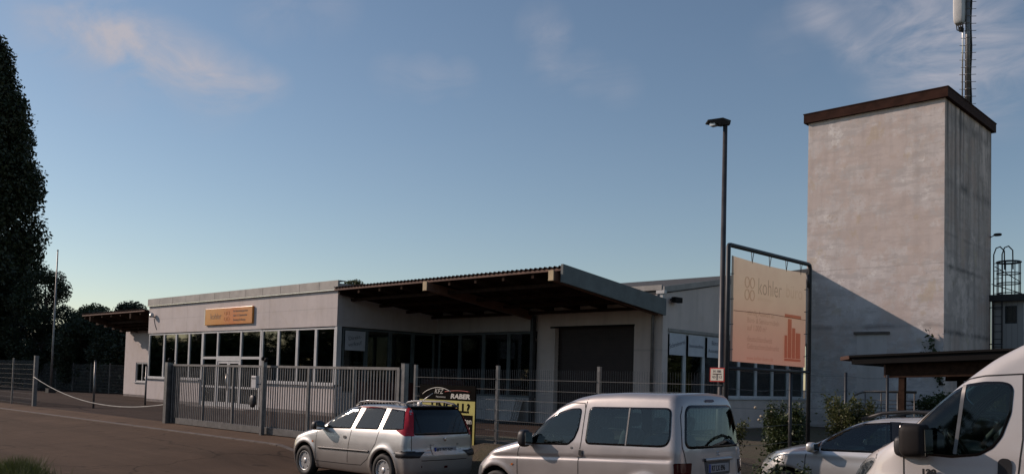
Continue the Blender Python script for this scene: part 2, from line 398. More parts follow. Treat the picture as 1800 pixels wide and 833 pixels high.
def window(x0, x1, y, z0, z1, parent, fw=.06, axis='x', fm=None, gm=None, mull=(), trans=(), name='window', dep=.08):
    """framed window, axis x: in plane Y=y, facing -Y; axis y: in plane X=y, facing +X"""
    fm = fm or M['white_frame']; gm = gm or M['glass_bldg']
    def bx(mb, a, b, p, q, s0=0., s1=dep):
        if axis == 'x': mb.box((a, y+s0, p), (b, y+s1, q))
        else: mb.box((y-s1, a, p), (y-s0, b, q))
    mb = MB(); bx(mb, x0, x0+fw, z0, z1); bx(mb, x1-fw, x1, z0, z1); bx(mb, x0+fw, x1-fw, z0, z0+fw); bx(mb, x0+fw, x1-fw, z1-fw, z1)
    for m in mull: bx(mb, m-fw/2, m+fw/2, z0+fw, z1-fw, .005, dep-.005)
    for t in trans: bx(mb, x0+fw, x1-fw, t-fw/2, t+fw/2, .01, dep-.01)
    w = mb.build(name, fm, parent)
    mb = MB(); bx(mb, x0+fw*.5, x1-fw*.5, z0+fw*.5, z1-fw*.5, dep*.5, dep*.5+.008); mb.build('pane', gm, w); return w
edges = [XL+.04, -39.57, -38.36, -37.09, -35.86]
for a, b in zip(edges[:-1], edges[1:]): window(a+.005, b-.005, Y0+.04, 1.615, 3.66, ob, .06)
edges = [-30.95, -29.75, -28.45, -27.22, -26.0]
for a, b in zip(edges[:-1], edges[1:]): window(a+.005, b-.005, Y0+.04, 1.615, 3.66, ob, .065)
box('corner_post', (-25.99, Y0+.02, 1.62), (XR, Y0+.22, 3.69), M['white_frame'], ob)
# entrance: side lights, transom and double door
ent = MB()
for x in (-35.84, -34.55, -32.62, -31.07): ent.box((x-.0, Y0+.03, .52), (x+.11, Y0+.15, 3.67))
ent.box((-35.73, Y0+.035, 2.5), (-34.55, Y0+.14, 2.60)); ent.box((-34.44, Y0+.03, 2.42), (-32.62, Y0+.16, 2.62)); ent.box((-32.51, Y0+.035, 2.5), (-31.07, Y0+.14, 2.60))
ent.box((-35.73, Y0+.035, 1.30), (-34.55, Y0+.14, 1.38)); ent.box((-32.51, Y0+.035, 1.30), (-31.07, Y0+.14, 1.38))
ent.box((-35.73, Y0+.035, .52), (-34.55, Y0+.14, .70)); ent.box((-32.51, Y0+.035, .52), (-31.07, Y0+.14, .70)); ent.box((-35.73, Y0+.035, 3.6), (-31.07, Y0+.14, 3.68))
eo = ent.build('entrance_frame', M['white_frame'], ob)
mb = MB(); mb.box((-35.78, Y0+.08, .6), (-34.5, Y0+.088, 3.62)); mb.box((-34.5, Y0+.08, 2.5), (-32.55, Y0+.088, 3.62)); mb.box((-32.55, Y0+.08, .6), (-31.0, Y0+.088, 3.62)); mb.build('pane', M['glass_bldg'], eo)
for a, b in ((-34.43, -33.54), (-33.52, -32.63)):
    d = MB(); d.box((a, Y0+.05, .53), (a+.09, Y0+.11, 2.41)); d.box((b-.09, Y0+.05, .53), (b, Y0+.11, 2.41)); d.box((a+.09, Y0+.05, 2.32), (b-.09, Y0+.11, 2.41))
    d.box((a+.09, Y0+.05, .53), (b-.09, Y0+.11, .72)); d.box((a+.09, Y0+.05, 1.3), (b-.09, Y0+.11, 1.38)); dd = d.build('door', M['white_frame'], ob)
    box('pane', (a+.08, Y0+.078, .7), (b-.08, Y0+.086, 2.34), M['glass_bldg'], dd)
    hx = b-.05 if a < -34 else a+.03
    MB().tube([(hx, Y0+.0, 1.2), (hx, Y0+.0, 1.9)], .014).tube([(hx, Y0, 1.25), (hx, Y0+.06, 1.25)], .01).tube([(hx, Y0, 1.85), (hx, Y0+.06, 1.85)], .01).build('handle', M['bright_metal'], dd)
# side windows under the canopy
ys = [18.3, 19.35, 20.45, 21.55, 22.65]
for a, b in zip(ys[:-1], ys[1:]): window(a+.005, b-.005, XR-.05, 1.35, 3.66, ob, .07, axis='y', fm=M['fascia_grey'])
xs = [XR+.05, -24.6, -23.3, -22.0, -20.75]
for a, b in zip(xs[:-1], xs[1:]): window(a+.005, b-.005, 22.75, 1.35, 3.68, ob, .07, fm=M['fascia_grey'])
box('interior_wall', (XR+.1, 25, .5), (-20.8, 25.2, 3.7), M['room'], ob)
# curtain and plant inside the leftmost windows
mb = MB()
for (a, b) in ((-40.95, -40.3), (-39.2, -38.95), (-28.35, -27.9)):
    n = 14
    for k in range(n):
        xa = a+(b-a)*k/n; xb = a+(b-a)*(k+1)/n; ya = Y0+.42+(.04 if k % 2 else 0); yb = Y0+.42+(0 if k % 2 else .04)
        mb.add([(xa, ya, 1.7), (xb, yb, 1.7), (xb, yb, 3.6), (xa, ya, 3.6)], [(0,1,2,3)])
mb.build('curtain', M['curtain'], ob)

def leaves(n, pts, size, m, name, parent, asp=.55, up=.3):
    """a cloud of small bent leaf quads at the given points"""
    pts = np.asarray(pts); n = len(pts)
    d = NR.normal(size=(n, 3)); d[:, 2] = d[:, 2]*.7+up; d /= np.linalg.norm(d, axis=1)[:, None]
    e = NR.normal(size=(n, 3)); e -= (e*d).sum(1)[:, None]*d; e /= np.linalg.norm(e, axis=1)[:, None]
    s = size*(.6+.8*NR.random(n))[:, None]
    a = pts-d*s*.5; b = pts+d*s*.5
    q0 = a; q1 = pts+e*s*asp*.5; q2 = b; q3 = pts-e*s*asp*.5
    V = np.stack([q0, q1, q2, q3], 1).reshape(-1, 3); F_ = np.arange(n*4).reshape(-1, 4)
    return np_mesh(name, V, F_, m, parent, smooth=False)
for i, (x0, x1, z1, lb) in enumerate(((-30.3, -29.2, 1.9, 'dim shelf unit standing behind the office window right of the entrance'), (-28.0, -27.5, 2.5, 'narrow dim cabinet behind the third window right of the entrance'))):
    tag(MB().box((x0, 20.2, .52), (x1, 20.6, z1)).box((x0+.05, 20.15, 1.75), (x1-.05, 20.2, 1.8)).build('office_shelf', M['curtain']), lb, 'shelf')
# potted plant behind the second window
pp = empty('potted_plant', (-38.75, Y0+.75, .52), 'tall green potted plant standing behind the office window left of the entrance', 'plant')
MB().lathe([(.0, .0), (.16, 0), (.21, .38), (.19, .38), (.0, .34)], n=18).build('pot', M['concrete'], pp)
mb = MB()
for k in range(7): mb.tube([(0, 0, .3), (.12*math.cos(k), .12*math.sin(k), 1.2), (.25*math.cos(k), .18*math.sin(k), 1.9+.12*(k % 3))], [.02, .013, .006], 5)
mb.build('stem', M['bark'], pp)
th = NR.random(260)*6.28; rr = .35*np.sqrt(NR.random(260)); leaves(0, np.stack([rr*np.cos(th), rr*np.sin(th)*.6, 1.1+1.4*NR.random(260)], 1), .22, M['leaf_mid'], 'foliage', pp)

# office sign
sg = empty('office_sign', (0, 0, 0), 'glossy orange company sign mounted on the white fascia of the office', 'sign')
t = NT('sign_orange'); t.set(Roughness=.22)
px = t.node('SeparateXYZ'); t.l.new(t.pos, px.inputs[0])
f = t.math('DIVIDE', t.math('SUBTRACT', px.outputs[0], -35.45), 3.9)
t.color(t.ramp(f, [(0., (.62, .27, .05)), (.35, (.60, .22, .03)), (.6, (.58, .15, .02)), (.8, (.60, .20, .03)), (1., (.60, .23, .05))]))
M['sign_orange'] = t.m
M['sign_ink'] = mat('sign_ink', (.10, .06, .05), .4, var=0); M['sign_red'] = mat('sign_red', (.62, .10, .02), .4, var=0)
b = MB(); b.box((-35.45, Y0-.09, 3.93), (-31.55, Y0-.005, 4.62)); b.build('board', M['sign_orange'], sg, bevel=.008)
box('edge_strip', (-35.49, Y0-.095, 3.93), (-35.452, Y0-.003, 4.62), M['bright_metal'], sg)
text('kohler', .36, M['sign_ink'], sg, at=(-34.98, Y0-.092, 4.17), bold=-.003)
for z, s_ in ((4.42, 'Ihr Einrichtungspartner'), (4.24, 'Büro- & Objektmöbel'), (4.06, 'Beratung & Planung')): text(s_, .125, M['sign_ink'], sg, at=(-33.05, Y0-.092, z))
mb = MB()
for cx in (0, 1):
    for cz in (0, 1):
        x0 = -33.78+cx*.24; z0 = 4.1+cz*.24
        mb.tube([(x0+.09+.085*math.cos(a), Y0-.092, z0+.085*math.sin(a)+.05) for a in np.linspace(0, 6.28, 14)], .007, 5)
mb.build('emblem', M['sign_red'], sg)
# flood lamp on fascia
fl = empty('flood_lamp', (-40.6, Y0, 4.5), 'small white outdoor lamp on the left end of the office fascia', 'lamp')
MB().ell((0, -.14, .03), (.13, .09, .11), .8).build('housing', M['white_frame'], fl); MB().tube([(0, .0, -.05), (0, -.1, -.05)], .03).build('bracket', M['galv'], fl)
MB().lathe([(0, -.235), (.07, -.23), (.085, -.2)], axis='y', n=16).build('lens', M['bright_metal'], fl)
MB().tube([(-40.62, Y0-.012, 4.38), (-40.5, Y0-.012, 4.1), (-40.3, Y0-.012, 3.85)], .012, 5).build('lamp_cable', M['dark_paint'])
tag(bpy.data.objects['lamp_cable'], 'thin dark cable hanging down the fascia below the small white lamp', 'cable')

# ================================================================== HALL (right of the recess)
hb = empty('warehouse_hall', (0, 0, 0), 'grey-white warehouse hall with dark gateway and sloping roof edge beside the tower', 'building')
XW = -15.35; YB = 22.7; YT = 32.69
def roofz(y): return 4.9+(y-YB)*(6.6-4.9)/(YT-YB)
mb = MB(); mb.box((-20.56, YB, .3), (-19.74, YB+.3, 4.95)); mb.box((-16.42, YB, .3), (XW, YB+.3, 4.95)); mb.box((-19.74, YB, 3.79), (-16.42, YB+.3, 4.95)); mb.build('wall', M['hall_wall'], hb)
# sloping side wall
mb = MB(); z0, z1 = roofz(YB+.3), roofz(YT)
mb.hexa([(XW-.3, YB+.3, 3.69), (XW, YB+.3, 3.69), (XW, YT, 3.69), (XW-.3, YT, 3.69), (XW-.3, YB+.3, z0), (XW, YB+.3, z0), (XW, YT, z1), (XW-.3, YT, z1)])
mb.box((XW-.3, YB+.3, .3), (XW, YT, 1.54)); mb.build('wall', M['hall_wall'], hb)
mb = MB(); mb.hexa([(XW-10, YB-.02, roofz(YB)-.15), (XW+.0, YB-.02, roofz(YB)-.15), (XW, YT, roofz(YT)-.15), (XW-10, YT, roofz(YT)-.15), (XW-10, YB-.02, roofz(YB)), (XW, YB-.02, roofz(YB)), (XW, YT, roofz(YT)), (XW-10, YT, roofz(YT))])
mb.box((XW-10, YB+.35, .4), (XW-9.8, YT, 4.8)); mb.box((XW-10, YT-.3, .4), (XW-.35, YT, 5.6)); mb.build('roof', M['roof_felt'], hb)
mb = MB(); mb.hexa([(XW-.02, YB-.05, z0-.17), (XW+.07, YB-.05, z0-.17), (XW+.07, YT-.01, z1-.12), (XW-.02, YT-.01, z1-.12), (XW-.02, YB-.05, z0+.02), (XW+.07, YB-.05, z0+.02), (XW+.07, YT-.01, z1+.05), (XW-.02, YT-.01, z1+.05)])
mb.box((-20.5, YB-.07, 4.86), (XW-.02, YB+.0, 5.02)); mb.build('coping', M['flashing'], hb)
box('head_rail', (XW-.2, YB+.3, 3.60), (XW+.025, YT, 3.70), M['flashing'], hb)
box('sill', (XW-.2, YB+.3, 1.50), (XW+.06, YT, 1.56), M['white_frame'], hb)
yb = [22.98, 24.06, 25.2, 26.32, 27.52, 28.74, 29.98, 31.2, 32.5]
for a, b in zip(yb[:-1], yb[1:]): window(a+.005, b-.005, XW-.06, 1.56, 3.6, hb, .07, axis='y')
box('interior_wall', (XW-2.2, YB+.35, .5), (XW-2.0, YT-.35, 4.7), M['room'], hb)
# gate of dark slats in the opening
rd = MB(); rd.box((-19.74, YB+.2, .4), (-16.42, YB+.26, 3.79))
for z in np.arange(.5, 3.8, .12): rd.box((-19.74, YB+.185, z), (-16.42, YB+.2, z+.1))
rd.build('roller_door', M['roller'], hb)
box('lintel_strip', (-19.95, YB-.02, 3.77), (-16.4, YB-.001, 3.83), M['dark_paint'], hb)
MB().tube([(XW-.32, YB-.08, .5), (XW-.32, YB-.08, 4.0), (XW-.2, YB-.1, 4.35), (XW-.1, YB-.1, 4.75)], .05, 10).build('downpipe', M['galv'], hb)
mb = MB(); mb.box((XW-.16, YB-.16, 4.74), (XW+.14, YB-.03, 4.84)); mb.box((XW-.06, YB-.12, 4.55), (XW+.06, YB-.03, 4.74)); mb.build('gutter_box', M['white_frame'], hb)
# low things seen below the recess windows
for i, (a, b, z) in enumerate(((-23.6, -21.0, 1.33),)):
    st = empty('stacked_panels', ((a+b)/2, 22.3, .5), 'stack of pale boards leaning under the dark recess window beside the steel column', 'boards')
    for k in range(4): MB().hexa([(a-st.location.x+.1*k, -.1-.06*k, 0), (b-st.location.x-.05*k, -.1-.06*k, 0), (b-st.location.x-.05*k, -.06-.06*k, 0), (a-st.location.x+.1*k, -.06-.06*k, 0), (a-st.location.x+.1*k, .2-.06*k, .8), (b-st.location.x-.05*k, .2-.06*k, .8), (b-st.location.x-.05*k, .24-.06*k, .8), (a-st.location.x+.1*k, .24-.06*k, .8)]).build('board', M['side_wall'], st)
rb = MB(); rb.box((-25.4, 21.6, .5), (-23.9, 22.4, 1.9))
for k in range(9): rb.box((-25.4, 21.585, .55+k*.15), (-23.9, 21.6, .66+k*.15))
tag(rb.build('wooden_crate', M['red_brown'], None), 'red-brown slatted crate standing in the shaded recess behind the gate', 'crate')
rb = MB(); rb.box((XR+.1, 18.8, .5), (XR+.7, 21.2, 1.75))
for k in range(8): rb.box((XR+.7, 18.8, .55+k*.15), (XR+.715, 21.2, .66+k*.15))
tag(rb.build('wooden_crate', M['red_brown'], None), 'long red-brown slatted crate against the side wall under the poster window', 'crate')

# posters in windows (each a sheet of its own inside the glass line)
def poster(y0, y1, z0, z1, txts, label, X=XW, tilt=0):
    e = empty('window_poster', (0, 0, 0), label, 'poster')
    box('paper', (X+.004, y0, z0), (X+.010, y1, z1), M['poster'], e)
    for (s_, sz, dz, rot) in txts:
        o = text(s_, sz, M['poster_ink'], e, at=(0, 0, 0), rz=90, align='CENTER')
        o.data.transform(Matrix.Translation((X+.013, (y0+y1)/2, (z0+z1)/2+dz)) @ Matrix.Rotation(R(rot), 4, 'X'))
poster(23.08, 23.98, 2.88, 3.56, [('Schreinerei', .20, -.05, 12)], 'white window poster with slanted word, first from the hall corner')
poster(24.16, 25.10, 2.88, 3.56, [('Innenausbau', .17, -.06, 0)], 'white window poster with one level word, between two other posters')
poster(25.30, 26.24, 2.88, 3.56, [('Büro', .20, .08, 0), ('Ausstattung', .17, -.17, 0)], 'white window poster with two lines of words, next to the lamp post')
poster(18.40, 19.28, 2.86, 3.56, [('Direkt-', .2, .05, 10), ('verkauf', .2, -.17, 10)], 'greyish poster in the shaded side window of the office corner', X=XR-.045)
# dark security camera / lamp on hall wall
sc = empty('wall_floodlight', (XW, 23.1, 4.6), 'black floodlight on the grey hall wall above the posters', 'lamp')
MB().tube([(0, 0, 0), (.16, 0, .02)], .025).build('bracket', M['dark_paint'], sc)
MB().box((.1, -.12, -.1), (.26, .3, .07)).build('housing', M['dark_paint'], sc, bevel=.02)

# ================================================================== CANOPIES
def canopy(name, x0, x1, y0, y1, z0, z1, label, gf_side=None):
    e = empty(name, (0, 0, 0), label, 'canopy')
    # corrugated sheet: waves run along Y
    per = .177; n = int((x1-x0)/per*8); V = []; Fq = []
    for i in range(n+1):
        x = x0+(x1-x0)*i/n; w = .03*math.cos(2*math.pi*(x-x0)/per)
        for (y, z) in ((y0-.06, z0), (y1, z1)):
            V.append((x, y, z+w)); V.append((x, y, z+w-.012))
    for i in range(n):
        a = i*4; b = a+4
        Fq += [(a, b, b+2, a+2), (a+1, a+3, b+3, b+1), (a, a+1, b+1, b), (a+2, b+2, b+3, a+3)]
    np_mesh('roof_sheet', V, Fq, M['corrugated'], e, smooth=False)
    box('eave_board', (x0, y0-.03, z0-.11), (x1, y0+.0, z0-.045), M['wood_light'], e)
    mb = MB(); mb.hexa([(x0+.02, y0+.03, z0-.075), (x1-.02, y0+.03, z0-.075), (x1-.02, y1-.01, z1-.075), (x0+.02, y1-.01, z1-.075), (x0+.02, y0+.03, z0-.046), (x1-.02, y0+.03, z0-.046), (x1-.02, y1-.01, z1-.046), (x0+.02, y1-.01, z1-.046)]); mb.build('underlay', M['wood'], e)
    k = 0; x = x0+.15
    while x < x1-.1:
        zz = lambda y: z0+(z1-z0)*(y-y0)/(y1-y0)
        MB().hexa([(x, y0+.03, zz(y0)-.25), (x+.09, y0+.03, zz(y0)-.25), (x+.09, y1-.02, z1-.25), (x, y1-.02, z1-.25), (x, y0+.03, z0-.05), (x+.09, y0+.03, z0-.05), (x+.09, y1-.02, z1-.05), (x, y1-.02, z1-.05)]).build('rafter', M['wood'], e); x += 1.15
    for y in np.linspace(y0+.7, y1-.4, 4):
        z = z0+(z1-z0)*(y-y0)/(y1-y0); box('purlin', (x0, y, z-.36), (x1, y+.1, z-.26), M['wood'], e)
    return e
cr = canopy('loading_canopy', XR+.07, XW+.05, 17.82, 22.72, 5.03, 4.56, 'wide loading canopy with corrugated edge and dark grey verge board between office and hall')
mb = MB(); mb.hexa([(XW+.05, 17.76, 4.60), (XW+.13, 17.76, 4.60), (XW+.13, 22.68, 4.07), (XW+.05, 22.68, 4.07), (XW+.05, 17.76, 5.09), (XW+.13, 17.76, 5.09), (XW+.13, 22.68, 4.58), (XW+.05, 22.68, 4.58)])
mb.build('verge_board', M['fascia_grey'], cr)
for x in (-15.62, -20.82):
    MB().hexa([(x, 17.66, 4.66), (x+.16, 17.66, 4.66), (x+.16, 22.6, 4.08), (x, 22.6, 4.08), (x, 17.66, 4.92), (x+.16, 17.66, 4.92), (x+.16, 22.6, 4.36), (x, 22.6, 4.36)]).build('beam', M['wood_light'], cr)
    box('beam_end', (x-.01, 17.63, 4.65), (x+.17, 17.66, 4.93), M['wood_end'], cr)
box('steel_column', (-20.72, 22.5, .45), (-20.58, 22.64, 4.2), M['dark_steel'], cr)
cl = canopy('side_canopy', -48.95, XL-.07, 17.82, 20.2, 4.84, 4.28, 'low dark canopy projecting to the left of the office', None)
for x in (-47.6, -42.6):
    MB().hexa([(x, 17.66, 4.42), (x+.16, 17.66, 4.42), (x+.16, 20.15, 3.98), (x, 20.15, 3.98), (x, 17.66, 4.66), (x+.16, 17.66, 4.66), (x+.16, 20.15, 4.2), (x, 20.15, 4.2)]).build('beam', M['wood'], cl)
# small annex wall left of the office
an = empty('annex_building', (0, 0, 0), 'small white annex with one window under the left canopy', 'building')
YA = 20.25
mb = MB(); mb.box((-49.2, YA, .62), (-47.72, YA+.25, 4.2)); mb.box((-46.25, YA, .62), (XL-.05, YA+.25, 4.2)); mb.box((-47.72, YA, .62), (-46.25, YA+.25, 1.32)); mb.box((-47.72, YA, 2.36), (-46.25, YA+.25, 4.2)); mb.box((-49.2, YA+.25, .62), (-48.95, 25, 4.2))
mb.build('wall', M['white_wall'], an); box('plinth', (-49.19, YA+.01, .2), (XL-.06, YA+.24, .62), M['plinth'], an)
box('roof', (-49.2, YA+.26, 4.1), (XL-.1, 25, 4.25), M['roof_felt'], an)
window(-47.72, -46.25, YA+.03, 1.32, 2.36, an, .07, mull=(-46.98,)); box('sill', (-47.8, YA-.07, 1.27), (-46.17, YA, 1.32), M['white_frame'], an)
box('interior_wall', (-48.9, YA+1.4, .5), (XL-.2, YA+1.5, 4.1), M['room'], an)

# ================================================================== TOWER
tw = empty('concrete_tower', (0, 0, 0), 'tall square white concrete tower, weathered, with dark brown roof edge', 'tower')
TX0, TX1, TY0, TY1, TZ = -15.42, -10.34, 32.69, 38.25, 12.45
def grid_wall(p0, p1, z0, z1, m, name, nrm, parent):
    n = 44; k = 60; V = []; rn = random.Random(3)
    for i in range(n+1):
        for j in range(k+1):
            t = i/n; w = 0 if i in (0, n) or j in (0, k) else rn.uniform(-.006, .006)
            V.append((p0[0]+(p1[0]-p0[0])*t+nrm[0]*w, p0[1]+(p1[1]-p0[1])*t+nrm[1]*w, z0+(z1-z0)*j/k))
    Fq = [(i*(k+1)+j, (i+1)*(k+1)+j, (i+1)*(k+1)+j+1, i*(k+1)+j+1) for i in range(n) for j in range(k)]
    return np_mesh(name, V, Fq, m, parent)
grid_wall((TX0, TY0), (TX1, TY0), .3, TZ, M['tower_front'], 'front_wall', (0, -1), tw)
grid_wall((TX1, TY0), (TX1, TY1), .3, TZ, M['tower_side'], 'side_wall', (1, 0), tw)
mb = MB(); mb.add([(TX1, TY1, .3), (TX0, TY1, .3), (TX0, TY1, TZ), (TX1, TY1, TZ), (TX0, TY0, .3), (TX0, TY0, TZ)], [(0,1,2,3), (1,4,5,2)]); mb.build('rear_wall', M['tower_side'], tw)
mb = MB(); mb.box((TX0-.14, TY0-.14, TZ-.04), (TX1+.14, TY1+.14, TZ+.30)); mb.build('roof_edge', M['brown_trim'], tw)
mb = MB(); mb.box((TX0-.16, TY0-.16, TZ+.30), (TX1+.16, TY1+.16, TZ+.335)); mb.build('roof_sheet', M['brown_trim'], tw)
box('lintel', (-13.5, TY0-.10, 4.03), (-12.2, TY0, 4.12), M['concrete'], tw)
box('bricked_up_opening', (-13.4, TY0-.012, 1.2), (-12.3, TY0, 4.03), M['bricked'], tw)
# antenna mast
am = empty('antenna_mast', (-10.72, 36.5, TZ+.33), 'slim grey radio mast with climbing rungs on the tower roof', 'mast')
H_ = 6.6
MB().lathe([(.0, 0), (.10, 0), (.09, H_), (0, H_)], n=16).build('pole', M['galv'], am)
for k in range(22):
    z = .15+k*.29; s_ = .26+.05*(k % 2)
    MB().tube([(-s_*.8, -s_*.55, z), (0, 0, z), (.24, .22, z+.02)], .012, 5).lathe([(.10, -.02), (.115, 0), (.10, .02)], c=(0, 0, z), n=14).build('rung', M['galv'], am)
MB().tube([(-.16, -.10, .0), (-.15, -.10, H_)], .028, 6).build('ladder_rail', M['bright_metal'], am)
mb = MB()
for k in range(5):
    a = .3+.28*k; mb.tube([(.12*math.cos(a)+.018*math.sin(z*3), .12*math.sin(a), z) for z in np.linspace(0, H_-.8, 16)], .028, 6)
mb.build('cable', M['black_rubber'], am)
for (ax, ay) in ((-.26, -.16),):
    MB().ell((ax, ay, 4.75), (.2, .22, 1.15), .35, 20, 14).build('antenna_panel', M['white_frame'], am)
mb = MB()
for k in range(4): mb.tube([(-.34+.07*k, -.26, 3.62), (-.32+.07*k, -.25, 3.38), (-.12, -.1, 3.28+.05*k)], .022, 6)
mb.ell((-.2, -.18, 3.4), (.08, .08, .1)); mb.build('connector', M['black_rubber'], am)

# side building and roof ladder right of tower
sb = empty('side_shed', (0, 0, 0), 'grey clad outbuilding with small window behind the right edge of the tower', 'building')
t = NT('cladding'); t.set(Roughness=.6); z = t.node('SeparateXYZ'); t.l.new(t.pos, z.inputs[0])
k = t.ramp(t.math('DIVIDE', t.math('PINGPONG', z.outputs[0], .1), .1), [(0., 1.), (.25, 0.)])
t.color(t.mix(t.math('MULTIPLY', k, .5), (.36, .35, .34), (.12, .12, .12))); M['cladding'] = t.m
mb = MB(); mb.box((-10.33, 38.3, .3), (-9.85, 38.5, 5.6)); mb.box((-9.42, 38.3, .3), (-9.2, 38.5, 5.6)); mb.box((-9.85, 38.3, .3), (-9.42, 38.5, 4.72)); mb.box((-9.85, 38.3, 5.42), (-9.42, 38.5, 5.6)); mb.box((-9.4, 38.5, .3), (-9.2, 46, 5.6)); mb.build('wall', M['cladding'], sb)
window(-9.85, -9.42, 38.33, 4.72, 5.42, sb, .05, fm=M['dark_steel'])
box('interior_wall', (-10.3, 39.4, .5), (-9.4, 39.5, 5.5), M['room'], sb)
box('roof', (-10.33, 38.0, 5.6), (-8.95, 46, 5.85), M['dark_steel'], sb)
MB().ell((-8.9, 38.1, 5.5), (.07, .07, .07), 1).build('round_lamp', M['white_frame'], sb)
rl = empty('roof_ladder', (0, 0, 0), 'dark steel access ladder with round safety cage at the tower side', 'ladder')
def ring(c, r, z, n=20, a0=0, a1=2*math.pi): return [(c[0]+r*math.cos(a), c[1]+r*math.sin(a), z) for a in np.linspace(a0, a1, n)]
mb = MB(); cc = (-9.83, 38.75)
for z in (5.95, 6.35, 6.75, 7.22): mb.tube(ring(cc, .42, z), .022, 6)
for a in np.linspace(0, 2*math.pi, 9)[:-1]: mb.tube([(cc[0]+.42*math.cos(a), cc[1]+.42*math.sin(a), 5.9), (cc[0]+.42*math.cos(a), cc[1]+.42*math.sin(a), 7.22)], .018, 6)
mb.tube(ring(cc, .43, 7.2), .035, 6); mb.build('safety_cage', M['dark_steel'], rl)
mb = MB()
for dx in (0, .3):
    mb.tube([(-10.2+dx, 38.1, 2.4), (-10.2+dx, 38.1, 7.45), (-10.14+dx, 38.2, 7.72), (-10.05+dx, 38.4, 7.8), (-9.95+dx, 38.6, 7.65), (-9.95+dx, 38.65, 6.9)], .025, 6)
for z in np.arange(2.6, 7.3, .3): mb.tube([(-10.2, 38.1, z), (-9.9, 38.1, z)], .014, 5)
for z in (3.9, 5.35): mb.tube([(-10.33, 38.05, z), (-9.85, 38.05, z)], .02, 5)
mb.build('ladder_frame', M['dark_steel'], rl)
mb = MB()
for a, b in (((-10.3, 38.2, 6.3), (-9.4, 38.9, 5.95)), ((-10.2, 38.25, 7.0), (-9.42, 38.8, 6.4))): mb.tube([a, b], .018, 5)
mb.build('brace', M['dark_steel'], rl)
wl = empty('tower_lamp', (TX1, 38.1, 8.2), 'small black lamp on a bracket at the tower right edge above the ladder', 'lamp')
MB().tube([(0, 0, -.05), (.15, 0, .02)], .02).build('bracket', M['dark_steel'], wl); MB().ell((.28, 0, .04), (.15, .08, .06), .7).build('housing', M['dark_steel'], wl)

# ================================================================== CARPORT
cp = empty('carport', (0, 0, 0), 'dark timber carport with flat roof in front of the tower, partly behind the white van', 'carport')
def slab(mb, xa, xb, ya, yb, za, zb, th):
    mb.hexa([(xa, ya, za-th), (xb, ya, zb-th), (xb, yb, zb-th), (xa, yb, za-th), (xa, ya, za), (xb, ya, zb), (xb, yb, zb), (xa, yb, za)])
mb = MB(); slab(mb, -9.1, -3.0, 21.7, 27, 2.80, 3.06, .05); slab(mb, -9.05, -3.0, 21.75, 26.9, 2.745, 3.0, .17); mb.build('roof', M['dark_paint'], cp)
mb = MB(); slab(mb, -9.33, -9.1, 21.72, 27, 2.76, 2.80, .09); mb.build('eave_board', M['wood_light'], cp)
mb = MB(); slab(mb, -8.3, -3.1, 22.0, 22.16, 2.60, 2.78, .34); mb.build('front_beam', M['wood'], cp)
box('beam_end', (-8.34, 21.98, 2.27), (-8.30, 22.18, 2.58), M['wood_light'], cp)
mb = MB(); slab(mb, -8.3, -3.1, 26.4, 26.56, 2.60, 2.78, .34); mb.build('rear_beam', M['wood'], cp)
for (x, y) in ((-8.0, 22.02), (-5.2, 22.02), (-8.0, 26.42), (-5.4, 26.42), (-6.75, 26.42)): box('post', (x, y, .3), (x+.14, y+.14, 2.35), M['wood'], cp)
# steel frame panel leaning behind the fence
mb = MB(); z0 = .45; FY = 25.
mb.tube([(-10.75, FY, z0), (-10.45, FY, z0+1.1), (-10.30, FY, z0+1.36), (-10.0, FY, z0+1.46), (-8.6, FY, z0+1.47)], .035, 8)
for k in range(11): mb.tube([(-10.6+.02*k, FY, z0+.12+k*.11), (-8.6, FY, z0+.13+k*.11)], .012, 5)
for k in range(4): mb.tube([(-10.0+k*.45, FY, z0), (-10.0+k*.45, FY, z0+1.45)], .02, 5)
tag(mb.build('trailer_frame', M['gate_steel']), 'grey slatted tubular trailer side frame standing behind the fence below the carport', 'trailer frame')

# ================================================================== LIGHTS, FENCES, GATE
lp = empty('street_lamp', (-7.19, 12.28, gz(-7.19, 12.28)-.27), 'tall slim dark street lamp with flat square head beside the banner', 'street lamp')
MB().lathe([(.0, -.2), (.075, -.2), (.075, 1.2), (.050, 1.25), (.036, 5.7), (.0, 5.7)], n=16).build('pole', M['lamp_pole'], lp)
mb = MB(); d = Vector((-.74, -.67, 0)); e_ = Vector((.67, -.74, 0)); vs = []
for (l, w, z) in ((-.07, .04, 5.69), (.06, .06, 5.675), (.29, .11, 5.72), (.30, .11, 5.735), (.06, .11, 5.775), (-.08, .05, 5.75)):
    for s_ in (-1, 1): p = d*l+e_*w*s_; vs.append((p.x, p.y, z))
mb.add(vs, [(0,2,3,1), (2,4,5,3), (4,6,7,5), (6,8,9,7), (8,10,11,9), (10,0,1,11), (0,10,8,2), (2,8,6,4), (1,3,9,11), (3,5,7,9)]); mb.build('lamp_head', M['dark_steel'], lp)
mb = MB(); p = d*.18; mb.box((p.x-.05, p.y-.05, 5.665), (p.x+.05, p.y+.05, 5.71)); mb.build('lamp_glass', M['bright_metal'], lp)

